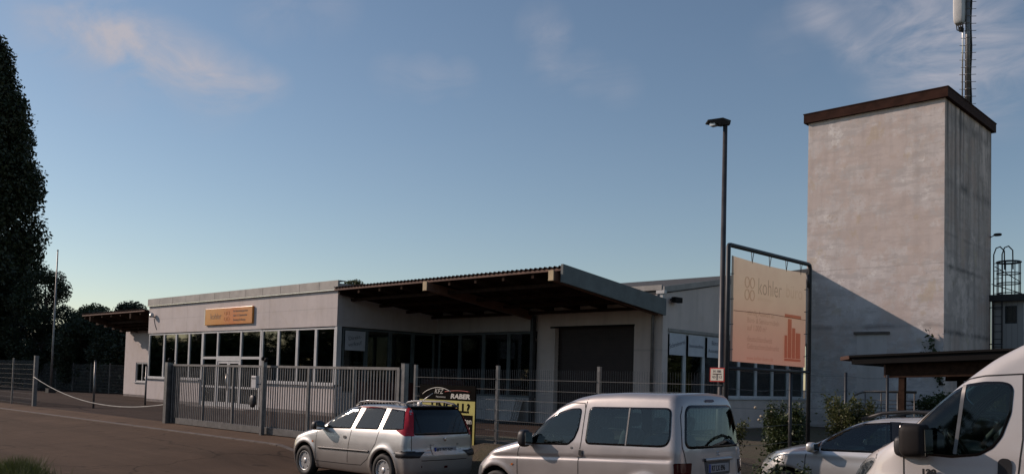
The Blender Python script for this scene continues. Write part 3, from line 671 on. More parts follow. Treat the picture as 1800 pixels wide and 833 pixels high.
def mesh_panel(x0, y0, x1, y1, z0, h, parent, horiz=.2, sp=.05, zr=None):
    d = Vector((x1-x0, y1-y0, 0)); L = d.length; d.normalize(); mb = MB(); n = max(1, int(L/sp))
    def zz(t): return z0 if zr is None else z0+(zr-z0)*t
    for k in range(n+1):
        t = k/n; p = (x0+(x1-x0)*t, y0+(y1-y0)*t); mb.tube([(p[0], p[1], zz(t)), (p[0], p[1], zz(t)+h)], .003, 3, smooth=False, cap=False)
    nr = Vector((-d.y, d.x, 0))*.006; k = 0; z = .03
    while z < h+.01:
        for s_ in (-1, 1): mb.tube([(x0+nr.x*s_, y0+nr.y*s_, zz(0)+z), (x1+nr.x*s_, y1+nr.y*s_, zz(1)+z)], .005, 4, smooth=False, cap=False)
        z += horiz
    return mb.build('mesh_panel', M['wire'], parent)
def fpost(x, y, z0, z1, parent, w=.05, m='galv'):
    mb = MB(); mb.box((x-w/2, y-w/2, z0), (x+w/2, y+w/2, z1)); mb.box((x-w/2-.003, y-w/2-.003, z1), (x+w/2+.003, y+w/2+.003, z1+.015))
    return mb.build('post', M[m], parent)
f1 = empty('mesh_fence', (0, 0, 0), 'grey double-wire mesh fence between the sliding gate and the street lamp', 'fence')
px = [-14.62, -12.12, -9.6, -7.1]; b0 = .72
for a, b in zip(px[:-1], px[1:]): mesh_panel(a+.03, 12.22, b-.03, 12.22, b0, 1.42, f1)
for x in px[:-1]: fpost(x, 12.26, gz(x, 12.26)-.1, 2.2, f1, .06)
fpost(-7.1, 12.26, gz(-7.1, 12.26)-.1, 2.2, f1, .06)
MB().box((-14.7, 12.17, .3), (-7.0, 12.33, .67)).build('base_kerb', M['soil'], f1)
f2 = empty('wire_fence', (0, 0, 0), 'thin wire fence running back from the lamp past the shrub to the carport', 'fence')
py = [14.48, 16.8, 18.92]
for y in py: MB().tube([(-7.1, y, .2), (-7.1, y, 2.27)], .03, 8).build('post', M['dark_steel'], f2)
mb = MB()
for (a, b) in zip([12.3]+py[:-1], py):
    for z in (1.0, 1.3, 1.6, 1.9, 2.2): mb.tube([(-7.1, a, z), (-7.1, (a+b)/2, z-.03), (-7.1, b, z)], .004, 3, cap=False)
mb.build('wire', M['wire'], f2)
# sliding gate
sgt = empty('sliding_gate', (0, 0, 0), 'long grey steel sliding gate of vertical bars across the office drive', 'gate')
GX0, GX1 = -25.9, -15.02; GY = 12.15; gb = .37
mb = MB(); mb.box((GX0+.35, GY-.05, gb), (GX1, GY+.05, gb+.17)); mb.build('bottom_beam', M['galv'], sgt)
box('top_rail', (GX0, GY-.03, 2.09), (GX1, GY+.03, 2.15), M['gate_steel'], sgt)
x = GX0+.12; k = 0
while x < GX1-.05:
    if k < 98: box('bar', (x-.011, GY-.011, gb+.17), (x+.011, GY+.011, 2.09), M['gate_steel'], sgt)
    x += .1118; k += 1
for x, w in ((GX0+.02, .05), (-23.94, .05), (-22.24, .05), (-18.54, .06), (-16.69, .05), (GX1-.03, .09)): box('upright', (x-w/2, GY-.032, gb), (x+w/2, GY+.032, 2.12), M['galv'], sgt)
gp = empty('gate_post', (-26.05, 12.15, gz(-26, 12.15)), 'thick grey square post at the left end of the sliding gate', 'gate post')
box('column', (-.16, -.14, -.1), (.02, .04, 1.85), M['galv'], gp); box('guide', (.03, .0, -.1), (.30, .16, 1.78), M['dark_steel'], gp)
MB().ell((-.05, -.05, 1.93), (.05, .05, .06), 1).tube([(.0, 0, 1.84), (.18, 0, 1.9)], .02).build('roller_bracket', M['dark_paint'], gp)
gp2 = empty('gate_post', (-20.42, 12.0, gz(-20.42, 12.0)), 'slim grey post with black rollers halfway along the sliding gate', 'gate post')
box('column', (-.05, -.05, -.1), (.05, .05, 1.93), M['galv'], gp2); MB().ell((-.06, 0, 1.98), (.05, .05, .07), 1).ell((.09, 0, 1.95), (.06, .05, .06), 1).build('roller', M['dark_paint'], gp2)
ic = empty('intercom_box', (-20.72, 11.93, 1.55), 'small white letter box fixed beside the post of the sliding gate', 'letter box')
MB().box((-.12, -.05, 0), (.12, .05, .32)).build('housing', M['white_frame'], ic, bevel=.01); box('slot', (-.09, -.056, .24), (.09, -.051, .26), M['dark_paint'], ic)
MB().tube([(.12, 0, .1), (.26, .06, .1)], .015).build('bracket', M['galv'], ic)
bagm = MB().ell((-20.90, 11.98, 1.20), (.14, .06, .17), .9).build('plastic_bag', M['dark_plastic']); tag(bagm, 'dark crumpled bag hanging on the gate bars under the white letter box', 'bag')
gp3 = empty('gate_post', (-14.92, 12.2, .35), 'grey square post where the sliding gate meets the mesh fence', 'gate post')
box('column', (-.06, -.06, -.1), (.06, .06, 1.88), M['galv'], gp3); box('cap', (-.065, -.065, 1.88), (.065, .065, 1.895), M['dark_steel'], gp3)
# left: gate leaf, posts, chain
lf = empty('mesh_fence', (0, 0, 0), 'grey wire mesh fence left of the drive under the tall dark tree', 'fence')
for a, b in zip([-52, -49.4, -46.8, -44.2, -41.6][:-1], [-49.4, -46.8, -44.2, -41.6]): mesh_panel(a+.03, 12.4, b-.03, 12.4, .42, 1.8, lf, .2, .05); fpost(a, 12.4, .2, 2.3, lf, .07)
mesh_panel(-41.57, 12.4, -38.95, 12.4, .42, 1.8, lf, .2, .05); fpost(-41.6, 12.4, .2, 2.3, lf, .06); fpost(-38.8, 12.4, .2, 2.4, lf, .14, 'gate_steel')
for (x, y, z1, lb) in ((-35.75, 13.58, 2.3, 'thin grey post standing alone in the open driveway'), (-37.16, 16.24, 2.1, 'thin dark post between the drive and the office corner')):
    e = empty('drive_post', (x, y, gz(x, y)), lb, 'post'); MB().tube([(0, 0, -.1), (0, 0, z1-.45)], .04, 10).build('tube', M['galv'], e); MB().ell((0, 0, z1-.44), (.05, .05, .03), 1).build('cap', M['dark_steel'], e)
mb = MB(); pts = []
for t_ in np.linspace(0, 1, 30):
    x = -38.7+(-26.2+38.7)*t_; z = 1.55*(1-t_)+.95*t_-1.25*4*t_*(1-t_)*.42
    pts.append((x, 12.3, max(z, gz(x, 12.3)+.03)))
mb.tube([(x_, y_+.01*(i_ % 2), z_) for i_, (x_, y_, z_) in enumerate(pts)], .015, 6)
tag(mb.build('barrier_chain', M['curtain']), 'pale sagging barrier chain hung across the open driveway', 'chain')
bf = empty('mesh_fence', (0, 0, 0), 'long grey fence in front of the dark trees at the back of the yard', 'fence')
A, B = (-66., 20.4), (-49.3, 21.8); n = 7
for k in range(n):
    a = (A[0]+(B[0]-A[0])*k/n, A[1]+(B[1]-A[1])*k/n); b = (A[0]+(B[0]-A[0])*(k+1)/n, A[1]+(B[1]-A[1])*(k+1)/n)
    mesh_panel(a[0], a[1], b[0], b[1], .55, 1.68, bf, .2, .05); fpost(a[0], a[1], .4, 2.3, bf, .06)
fp = empty('flagpole', (-54.3, 18.2, .5), 'tall slim bare flagpole in front of the dark trees', 'flagpole')
MB().lathe([(0, 0), (.06, 0), (.055, 2.5), (.035, 8.2), (0, 8.22)], n=10).build('pole', M['galv'], fp); MB().ell((0, 0, 8.26), (.05, .05, .05), 1).build('finial', M['galv'], fp); box('foot', (-.25, -.2, -.02), (.25, .2, .25), M['dark_steel'], fp)

# little sign on the fence post
hs = empty('notice_sign', (-7.2, 12.2, 2.0), 'small square white notice with red border on the fence post at the lamp', 'sign')
M['red_border'] = mat('red_border', (.55, .04, .03), .5, var=.1); M['sign_white'] = mat('sign_white', (.68, .63, .52), .5, var=.08)
box('plate', (-.13, -.02, 0), (.13, -.012, .22), M['red_border'], hs); box('face', (-.113, -.024, .017), (.113, -.021, .203), M['sign_white'], hs)
text('H 100', .055, M['sign_ink'], hs, at=(0, -.026, .145), align='CENTER', ext=.001)
mb = MB(); mb.box((-.075, -.028, .115), (.075, -.0245, .128)); mb.box((-.007, -.028, .03), (.007, -.0245, .115)); mb.build('symbol', M['sign_ink'], hs)
text('4,5', .05, M['sign_ink'], hs, at=(-.055, -.026, .06), align='CENTER', ext=.001); text('1,2', .05, M['sign_ink'], hs, at=(.055, -.026, .06), align='CENTER', ext=.001)

# ================================================================== BANNER
bn = empty('banner_frame', (0, 0, 0), 'dark tubular steel frame carrying the sun-bleached banner, behind the street lamp', 'frame')
BX = -7.06
z00 = gz(BX, 12.4)
MB().tube([(BX, 12.22, z00-.1), (BX, 12.22, 4.13), (BX, 12.24, 4.155), (BX, 12.28, 4.16), (BX, 15.03, 4.17), (BX, 15.08, 4.155), (BX, 15.10, 4.11), (BX, 15.10, .3)], .036, 10).build('tube_frame', M['dark_steel'], bn)
MB().tube([(BX, 12.26, 2.22), (BX, 15.08, 2.23)], .028, 8).build('lower_bar', M['dark_steel'], bn)
mb = MB()
for y in (12.95, 13.55, 14.15, 14.7): MB().tube([(BX, y, 4.14), (BX, y+.03, 3.95), (BX, y+.08, 4.14)], .007, 4).build('tie', M['dark_steel'], bn)
for z in (2.5, 2.9, 3.3, 3.7): MB().tube([(BX, 14.88, z), (BX, 15.09, z+.02)], .008, 4).build('tie', M['dark_steel'], bn); MB().tube([(BX, 12.24, z), (BX, 12.4, z+.02)], .008, 4).build('tie', M['dark_steel'], bn)
MB().tube([(BX, 15.05, 3.75), (BX, 15.0, 3.98)], .03, 6).build('clamp', M['dark_steel'], bn)
t = NT('banner_cloth'); t.set(Roughness=.8); z = t.node('SeparateXYZ'); t.l.new(t.pos, z.inputs[0])
fz = t.math('DIVIDE', t.math('SUBTRACT', z.outputs[2], 2.3), 1.65)
base = t.ramp(fz, [(0., (.60, .32, .24)), (.35, (.62, .38, .27)), (.7, (.66, .52, .37)), (1., (.68, .56, .42))])
base = t.mix(t.ramp(t.noise(2., 5, .6), [(.4, 0.), (.75, .35)]), base, (.50, .33, .24))
t.color(base); tb = t.node('BsdfTranslucent'); t.l.new(base, tb.inputs[0]); mx = t.n.new('ShaderNodeMixShader'); mx.inputs[0].default_value = .33
t.l.new(t.b.outputs[0], mx.inputs[1]); t.l.new(tb.outputs[0], mx.inputs[2]); t.l.new(mx.outputs[0], t.out.inputs[0]); M['banner'] = t.m
t = NT('reflector'); t.set(Roughness=.25, Metallic=.6); t.color(t.ramp(t.noise(9., 2, .5, sc=(1, 1, 2)), [(.42, (.08, .09, .1)), (.5, (.45, .46, .47)), (.6, (.16, .17, .18))], 'EASE')); M['reflector'] = t.m
def ink(name, c):      # a thin transparent ink film over the cloth
    m = bpy.data.materials.new(name); m.use_nodes = True; n_ = m.node_tree.nodes; n_.remove(n_['Principled BSDF']); q = n_.new('ShaderNodeBsdfTransparent'); q.inputs[0].default_value = tuple(c)+(1,); m.node_tree.links.new(q.outputs[0], n_['Material Output'].inputs[0]); return m
M['ink_brown'] = ink('ink_brown', (.52, .50, .50)); M['ink_faint'] = ink('ink_faint', (.74, .68, .66)); M['ink_pale'] = ink('ink_pale', (.90, .86, .84)); M['ink_red'] = ink('ink_red', (.86, .66, .62))
bo = empty('advertising_banner', (0, 0, 0), 'faded peach-coloured banner lettered kohler stretched in the steel frame', 'banner')
n, k = 36, 20; V = []
def bpos(u, v, off=0.):
    y = 12.32+2.62*u; top = 4.0-.03*math.sin(u*math.pi*1.0); zb_ = 2.33-.02*u
    return (BX+.009*math.sin(u*9)*math.sin(v*3.1)+off, y, zb_+(top-zb_)*v)
V = [bpos(i/n, j/k) for i in range(n+1) for j in range(k+1)]
np_mesh('cloth', V, [(i*(k+1)+j, (i+1)*(k+1)+j, (i+1)*(k+1)+j+1, i*(k+1)+j+1) for i in range(n) for j in range(k)], M['banner'], bo)
def btext(s_, size, m, y, z, sx=1., bold=0): return text(s_, size, m, bo, at=(BX+.026, y, z), rz=90, sx=sx, bold=bold, ext=0)
btext('kohler', .40, M['ink_brown'], 13.13, 3.46, .80, -.006); btext('einrichtungen', .10, M['ink_pale'], 13.13, 3.36); btext('büro', .33, M['ink_pale'], 14.12, 3.5)
btext('ständig Auswahl an', .125, M['ink_faint'], 12.80, 3.10, .95); btext('Büro- & Seminarmöbeln', .125, M['ink_faint'], 12.80, 2.975, .9); btext('auf 1.000 m²', .13, M['ink_faint'], 12.80, 2.85)
btext('deutschlandweit', .13, M['ink_faint'], 12.80, 2.67); btext('Gebrauchtmöbelmarkt', .125, M['ink_faint'], 12.80, 2.55, .95); btext('www.kohler-buero.de', .10, M['ink_red'], 12.80, 2.37)
mb = MB()
for a in (0, 1):
    for b_ in (0, 1):
        c_ = (12.78+a*.17, 3.42+b_*.2); mb.tube([(BX+.027, c_[0]+.07*math.cos(q), c_[1]+.085*math.sin(q)) for q in np.linspace(0, 6.28, 14)], .009, 4)
mb.build('emblem', M['ink_pale'], bo)
mb = MB()
for (y0_, y1_, z0_, z1_) in ((14.1, 14.72, 3.15, 3.21), (14.22, 14.36, 2.45, 3.13), (14.10, 14.20, 2.45, 2.84), (14.38, 14.50, 2.45, 2.98), (14.52, 14.70, 2.45, 2.90), (14.1, 14.72, 2.40, 2.44)): mb.box((BX+.024, y0_, z0_), (BX+.0245, y1_, z1_))
mb.build('chair_motif', M['ink_red'], bo)
MB().tube([(BX+.03, 12.36, 3.13), (BX+.035, 13.6, 3.16), (BX+.03, 14.88, 3.15)], .006, 4).build('seam', M['ink_brown'], bo)

# ================================================================== AD BOARD on the fence
ad = empty('advert_board', (0, 0, 0), 'black and yellow garage advertising board fixed to the mesh fence behind the estate car', 'sign')
AX0, AX1 = -14.30, -12.6; AY = 12.12
M['ad_black'] = mat('ad_black', (.010, .009, .008), .9, var=.15, spec=.02); M['ad_yellow'] = mat('ad_yellow', (.50, .45, .11), .6, var=.1); M['ad_white'] = mat('ad_white', (.6, .57, .5), .5, var=0); M['ad_red'] = mat('ad_red', (.45, .05, .03), .5, var=0)
box('board', (AX0, AY, .62), (AX1, AY+.03, 1.80), M['ad_black'], ad)
mb = MB(); mb.box((AX0, AY-.004, 1.21), (AX1, AY-.001, 1.49)); mb.box((AX1-.05, AY-.004, .62), (AX1, AY-.001, 1.21)); mb.box((AX0, AY-.004, .62), (AX0+.05, AY-.001, 1.21)); mb.build('yellow_band', M['ad_yellow'], ad)
text('KFZ', .15, M['ad_white'], ad, at=(-13.83, AY-.003, 1.62), ext=.001, shear=.2); text('RABER', .13, M['ad_white'], ad, at=(-12.76, AY-.003, 1.535), ext=.001, sx=1.5, bold=.006, shear=.15, align='RIGHT'); text('Meisterbetrieb', .05, M['ad_white'], ad, at=(-13.48, AY-.003, 1.54), ext=.001, align='RIGHT')
text('UNFALL?', .25, M['ad_black'], ad, at=(-12.74, AY-.006, 1.26), ext=.001, sx=1.2, bold=.010, align='RIGHT'); text('Wir beraten', .16, M['ad_white'], ad, at=(-12.68, AY-.003, 1.04), ext=.001, bold=.003, align='RIGHT'); text('kostenlos !', .15, M['ad_white'], ad, at=(-12.72, AY-.003, .87), ext=.001, align='RIGHT'); text('Tel. 07571 2200', .10, M['ad_yellow'], ad, at=(-12.72, AY-.003, .72), ext=.001, align='RIGHT')
mb = MB(); mb.tube([(x, AY-.004, 1.60+.145*math.sin(math.pi*min(1, max(0, (x+14.2)/1.0)))**.8) for x in np.linspace(-14.2, -13.32, 16)], .009, 4); mb.build('swoosh', M['ad_white'], ad)
mb = MB(); mb.tube([(x, AY-.004, 1.665+.03*math.sin(math.pi*(x+13.5)/.85)) for x in np.linspace(-13.5, -12.75, 12)], .007, 4); mb.build('swoosh', M['ad_red'], ad)

# ================================================================== CARS
def curve(pts, sm=.03, n=800):
    pts = np.array(pts, float); x = np.linspace(pts[0, 0]-.5, pts[-1, 0]+.5, n); y = np.interp(x, pts[:, 0], pts[:, 1])
    # linear extrapolation at the ends
    s0 = (pts[1, 1]-pts[0, 1])/(pts[1, 0]-pts[0, 0]); s1 = (pts[-1, 1]-pts[-2, 1])/(pts[-1, 0]-pts[-2, 0])
    y = np.where(x < pts[0, 0], pts[0, 1]+s0*(x-pts[0, 0]), y); y = np.where(x > pts[-1, 0], pts[-1, 1]+s1*(x-pts[-1, 0]), y)
    if sm > 0:
        d = x[1]-x[0]; k = np.arange(-int(3*sm/d)-1, int(3*sm/d)+2)*d; w = np.exp(-k*k/2/sm/sm); w /= w.sum()
        y2 = np.convolve(np.pad(y, len(k)//2, mode='edge'), w, 'same')[len(k)//2:-(len(k)//2)]
        m_ = (x > pts[0, 0]-.35) & (x < pts[-1, 0]+.35); y = np.where(m_, y2, y)
    return lambda q: np.interp(q, x, y)
def smax(a, b, k):
    h = np.maximum(k-np.abs(a-b), 0)/k; return np.maximum(a, b)+h*h*k*.25
class Car:
    def __init__(s, W, H, xf, xr, wells, zb=.2, crown=.04, cf=.3, cr=.14, ks=.18, pf=2.6, k_side=.12, k_end=.12, extra=None, wellr=.35, wb=None):
        s.W = curve(W, .05); s.H = curve(H, .05); s.xf = curve(xf, .04); s.xr = curve(xr, .03)
        s.wells = wells; s.zb = zb; s.crown = crown; s.cf = cf; s.cr = cr; s.ks = ks; s.pf = pf; s.kside = k_side; s.kend = k_end; s.wr = wellr
        s.wm = max(p[1] for p in W); s.extra = extra; s.x0 = min(p[1] for p in xr)-.1; s.x1 = max(p[1] for p in xf)+.1; s.zt = max(p[1] for p in H)+.1
    def F(s, x, y, z):
        ay = np.abs(y); u = np.minimum(ay/s.wm, 1.05)
        W = s.W(z)
        if s.extra is not None: W = W+s.extra(x, z)
        side = ay-W
        xm = x+s.ks*u*u*np.clip((x-.0)*1.5, 0, 1)
        H = s.H(xm); dH = (s.H(xm+.02)-s.H(xm-.02))/.04
        top = (z-(H-s.crown*u*u))/np.sqrt(1+dH*dH)
        fr = x-s.xf(z)+s.cf*u**s.pf; re = s.xr(z)-x+s.cr*u**s.pf
        f = smax(side, top, s.kside); f = smax(f, fr, s.kend); f = smax(f, re, s.kend); f = smax(f, s.zb-z, .05)
        for xc in s.wells:
            f = np.maximum(f, -np.maximum(np.sqrt((x-xc)**2+(z-s.wc)**2)-s.wr, (s.wm-.26)-ay))
        return f
    wc = .31
    def grad(s, p, e=.004):
        x, y, z = p.T
        g_ = np.stack([s.F(x+e, y, z)-s.F(x-e, y, z), s.F(x, y+e, z)-s.F(x, y-e, z), s.F(x, y, z+e)-s.F(x, y, z-e)], 1)
        return g_/(2*e)
    def mesh(s, h):
        xs = np.arange(s.x0, s.x1+h, h); ys = np.arange(-s.wm-.08, s.wm+.08+h, h); zs = np.arange(s.zb-.06, s.zt+h, h)
        X, Y, Z = np.meshgrid(xs, ys, zs, indexing='ij'); V = s.F(X, Y, Z)
        ins = V < 0; nx, ny, nz = V.shape
        acc = np.zeros((nx-1, ny-1, nz-1, 3)); cnt = np.zeros((nx-1, ny-1, nz-1))
        G3 = np.stack([X, Y, Z], -1)
        for ax in range(3):
            for a in (0, 1):
                for b in (0, 1):
                    o0 = [0, 0, 0]; oth = [i for i in range(3) if i != ax]; o0[oth[0]] = a; o0[oth[1]] = b; o1 = list(o0); o1[ax] = 1
                    sl = lambda o: tuple(slice(o[i], o[i]+(nx, ny, nz)[i]-1) for i in range(3))
                    v0, v1 = V[sl(o0)], V[sl(o1)]; cr_ = (v0 < 0) != (v1 < 0)
                    t_ = np.where(cr_, v0/np.where(cr_, v0-v1, 1), 0)
                    P = G3[sl(o0)]+(G3[sl(o1)]-G3[sl(o0)])*t_[..., None]
                    acc += np.where(cr_[..., None], P, 0); cnt += cr_
        has = cnt > 0; idx = -np.ones(has.shape, int); idx[has] = np.arange(has.sum()); P = acc[has]/cnt[has][:, None]
        Q = []
        for ax in range(3):
            oth = [i for i in range(3) if i != ax]
            sl0 = [slice(1, -1)]*3; sl0[ax] = slice(0, -1); sl1 = list(sl0); sl1[ax] = slice(1, None)
            a, b = ins[tuple(sl0)], ins[tuple(sl1)]; cr_ = np.argwhere(a != b)
            flip = a[tuple(cr_.T)]
            base = cr_.copy(); 
            for o_ in oth: base[:, o_] += 1
            def cell(d0, d1): c_ = base.copy(); c_[:, oth[0]] -= d0; c_[:, oth[1]] -= d1; return idx[tuple(c_.T)]
            q = np.stack([cell(1, 1), cell(0, 1), cell(0, 0), cell(1, 0)], 1)
            if ax == 1: flip = ~flip
            q = np.where(flip[:, None], q, q[:, ::-1]); Q.append(q)
        Q = np.concatenate(Q); Q = Q[(Q >= 0).all(1)]
        for _ in range(3):
            f = s.F(*P.T); g_ = s.grad(P); gg = (g_*g_).sum(1); step = -f/np.maximum(gg, .2); step = np.clip(step, -h*.4, h*.4); P = P+g_*step[:, None]
        return P, Q
    def proj(s, p, axis, lo, hi):
        p = np.array(p, float); a = np.full(len(p), float(lo)); b = np.full(len(p), float(hi)); q = p.copy()
        for _ in range(26):
            m_ = (a+b)/2; q[:, axis] = m_; ins = s.F(*q.T) < 0; a = np.where(ins, m_, a); b = np.where(ins, b, m_)
        q[:, axis] = (a+b)/2; return q
def rnd_poly(pts, r=.05, n=5):
    """round the corners of a closed 2-D polygon"""
    out = []; N = len(pts)
    for i in range(N):
        p0, p, p1 = Vector(pts[i-1]), Vector(pts[i]), Vector(pts[(i+1) % N]); a, b = p0-p, p1-p
        ra = min(r, a.length*.45); rb_ = min(r, b.length*.45); A_ = p+a.normalized()*ra; B_ = p+b.normalized()*rb_
        for k in range(n+1): t_ = k/n; q = A_*(1-t_)**2+p*2*t_*(1-t_)+B_*t_*t_; out.append((q.x, q.y))
    # resample long edges
    res = []
    for i in range(len(out)):
        a = Vector(out[i]); b = Vector(out[(i+1) % len(out)]); L = (b-a).length
        if L < 1e-5: continue
        m_ = max(1, int(L/.05))
        for k in range(m_): q = a+(b-a)*k/m_; res.append((q.x, q.y))
    return res
def inset(poly, d):
    P = np.array(poly); N = len(P); area = .5*np.sum(P[:, 0]*np.roll(P[:, 1], -1)-np.roll(P[:, 0], -1)*P[:, 1]); sg_ = 1 if area > 0 else -1
    T = np.roll(P, -1, 0)-np.roll(P, 1, 0); T /= np.linalg.norm(T, axis=1)[:, None]+1e-9
    return P+np.stack([-T[:, 1], T[:, 0]], 1)*d*sg_
def inside(px_, py_, poly):
    P = np.array(poly); c = np.zeros(len(px_), bool); j = len(P)-1
    for i in range(len(P)):
        xi, yi = P[i]; xj, yj = P[j]
        k = ((yi > py_) != (yj > py_)) & (px_ < (xj-xi)*(py_-yi)/((yj-yi) if yj != yi else 1e-9)+xi); c ^= k; j = i
    return c
class CarBuilder:
    """places patches, ribbons and holes on a Car surface; car axes x forward, y left, z up"""
    def __init__(s, car, root): s.c = car; s.root = root; s.holes = []
    def to3(s, P2_, face, sgn=1):
        P2_ = np.array(P2_, float); n = len(P2_)
        if face == 'side': p = np.stack([P2_[:, 0], np.zeros(n), P2_[:, 1]], 1); return s.c.proj(p, 1, .15*sgn, 1.5*sgn)
        if face == 'rear': p = np.stack([np.zeros(n), P2_[:, 0], P2_[:, 1]], 1); return s.c.proj(p, 0, s.c.mid, s.c.x0-.3)
        if face == 'front': p = np.stack([np.zeros(n), P2_[:, 0], P2_[:, 1]], 1); return s.c.proj(p, 0, s.c.mid, s.c.x1+.3)
    def off(s, p, d):
        g_ = s.c.grad(p); g_ /= np.linalg.norm(g_, axis=1)[:, None]+1e-9; return p+g_*d
    def patch(s, poly, face, m, name, sgn=1, off=.004, r=.05, parent=None, hole=False, frit=0., fritm=None, res=.06, fname='window_seal'):
        pl = rnd_poly(poly, r) if r else list(poly)
        outer = pl; inner = [tuple(q) for q in inset(pl, frit)] if frit else pl
        par = parent or s.root
        xs_ = [q[0] for q in inner]; zs_ = [q[1] for q in inner]; pts = [Vector(q) for q in inner]
        for a in np.arange(min(xs_)+res/2, max(xs_), res):
            for b in np.arange(min(zs_)+res/2, max(zs_), res):
                if inside(np.array([a]), np.array([b]), inset(inner, res*.3))[0]: pts.append(Vector((a, b)))
        vo, eo_, fo, *_ = delaunay_2d_cdt(pts, [], [list(range(len(inner)))], 1, 1e-5)
        P = s.off(s.to3([(q.x, q.y) for q in vo], face, sgn), off)
        me = bpy.data.meshes.new(name); me.from_pydata([tuple(q) for q in P], [], [list(f) for f in fo]); me.materials.append(m)
        for pgn in me.polygons: pgn.use_smooth = True
        bm = bmesh.new(); bm.from_mesh(me); 
        dirv = {'side': Vector((0, sgn, 0)), 'rear': Vector((-1, 0, 0)), 'front': Vector((1, 0, 0))}[face]
        for f in bm.faces:
            f.normal_update()
            if f.normal.dot(dirv) < 0: f.normal_flip()
        bm.to_mesh(me); bm.free()
        o = link(name, me, par)
        if frit:
            A_ = s.off(s.to3(outer, face, sgn), off*.8); B_ = s.off(s.to3(inner, face, sgn), off+.001); n = len(outer)
            A2 = s.off(s.to3(outer, face, sgn), -.02)
            V = np.concatenate([A_, B_, A2]); Fq = [(i, (i+1) % n, n+(i+1) % n, n+i) for i in range(n)]+[(2*n+i, 2*n+(i+1) % n, (i+1) % n, i) for i in range(n)]
            np_mesh(fname, V, Fq, fritm or M['black_gloss'], o)
        if hole: s.holes.append((inset(outer, frit*.5), face, sgn))
        return o
    def ribbon(s, pts, face, w, m, name, sgn=1, off=.002, thick=0., closed=False, parent=None):
        P = [Vector(q) for q in pts]; Q = []
        seq = P+[P[0]] if closed else P
        for a, b in zip(seq[:-1], seq[1:]):
            L = (b-a).length; k = max(1, int(L/.04))
            for i in range(k): Q.append(a+(b-a)*i/k)
        Q.append(seq[-1]); Q = np.array([(q.x, q.y) for q in Q]); T = np.gradient(Q, axis=0); T /= np.linalg.norm(T, axis=1)[:, None]+1e-9; N = np.stack([-T[:, 1], T[:, 0]], 1)
        A_ = s.to3(Q+N*w/2, face, sgn); B_ = s.to3(Q-N*w/2, face, sgn); n = len(Q)
        if thick: 
            A0, B0 = s.off(A_, -.01), s.off(B_, -.01); A1, B1 = s.off(s.to3(Q+N*w*.35, face, sgn), thick), s.off(s.to3(Q-N*w*.35, face, sgn), thick)
            V = np.concatenate([A0, A1, B1, B0]); Fq = []
            for i in range(n-1):
                for r_ in range(3): Fq.append((r_*n+i, r_*n+i+1, (r_+1)*n+i+1, (r_+1)*n+i))
        else:
            V = np.concatenate([s.off(A_, off), s.off(B_, off)]); Fq = [(i, i+1, n+i+1, n+i) for i in range(n-1)]
        return np_mesh(name, V, Fq, m, parent or s.root, smooth=True)
    def body(s, h, mats, matfn=None, name='body'):
        P, Q = s.c.mesh(h); cen = P[Q].mean(1); g_ = s.c.grad(cen); g_ /= np.linalg.norm(g_, axis=1)[:, None]+1e-9
        keep = np.ones(len(Q), bool)
        for poly, face, sgn in s.holes:
            if face == 'side': k = (cen[:, 1]*sgn > .3) & inside(cen[:, 0], cen[:, 2], poly) & (g_[:, 1]*sgn > .3)
            elif face == 'rear': k = (cen[:, 0] < s.c.mid) & inside(cen[:, 1], cen[:, 2], poly) & (g_[:, 0] < -.25)
            else: k = (cen[:, 0] > s.c.mid) & inside(cen[:, 1], cen[:, 2], poly) & (g_[:, 0] > .25)
            keep &= ~k
        Q = Q[keep]; cen = cen[keep]
        mi = np.zeros(len(Q), int)
        wl = np.zeros(len(Q), bool)
        for xc in s.c.wells: wl |= (np.sqrt((cen[:, 0]-xc)**2+(cen[:, 2]-s.c.wc)**2) < s.c.wr+.004) & (np.abs(cen[:, 1]) < s.c.W(cen[:, 2])-.012)
        mi[wl | (cen[:, 2] < s.c.zb+.02)] = 1
        if matfn is not None: mi = matfn(cen, mi)
        o = np_mesh(name, P, Q, mats, s.root, smooth=True, mi=mi); return o
def wheel(root, x, y, z, r, wdt, sgn, spokes, rim='alloy', rr=.64):
    w = empty('wheel', (x, y, z), None, None); w.parent = root
    del_ = [k for k in ('label', 'category') if k in w]
    o = sgn; h2 = wdt/2
    MB().lathe([(r*rr, -h2*.9), (r*.93, -h2), (r, -h2*.7), (r, h2*.7), (r*.93, h2), (r*rr, h2*.9), (r*rr, -h2*.9)], axis='y', n=36).build('tyre', M['black_rubber'], w)
    mb = MB(); yo = o*h2*.75; yi = -o*h2*.2
    mb.lathe([(r*rr, o*h2*.9), (r*rr*.93, o*h2*.95), (r*rr*.9, yo*.6), (r*rr*.88, yi)], axis='y', n=36)
    mb.lathe([(0, yo*1.02), (r*.20, yo), (r*.21, yo*.7)], axis='y', n=20)
    for k in range(spokes):
        a = 2*math.pi*k/spokes+.3; ca, sa = math.cos(a), math.sin(a)
        for (w0, w1) in ((.05, .062 if spokes > 5 else .055),):
            vs = []
            for (rr_, ww, yy) in ((r*.08, w0, yo), (r*rr*.92, w1, yo*.95), (r*rr*.92, w1, yo*.5), (r*.08, w0, yo*.5)):
                for s_ in (-1, 1): vs.append((rr_*ca-ww*s_*sa, yy, rr_*sa+ww*s_*ca))
            mb.add(vs, [(0,1,3,2), (2,3,5,4), (4,5,7,6), (0,2,4,6), (1,7,5,3), (6,7,1,0)])
    mb.build('rim', M[rim], w)
    MB().lathe([(0, yi), (r*rr*.9, yi)], axis='y', n=24).lathe([(0, yi+o*.02), (r*.3, yi+o*.02), (r*.3, yi)], axis='y', n=20).build('brake_disc', M['dark_steel'], w)
    return w
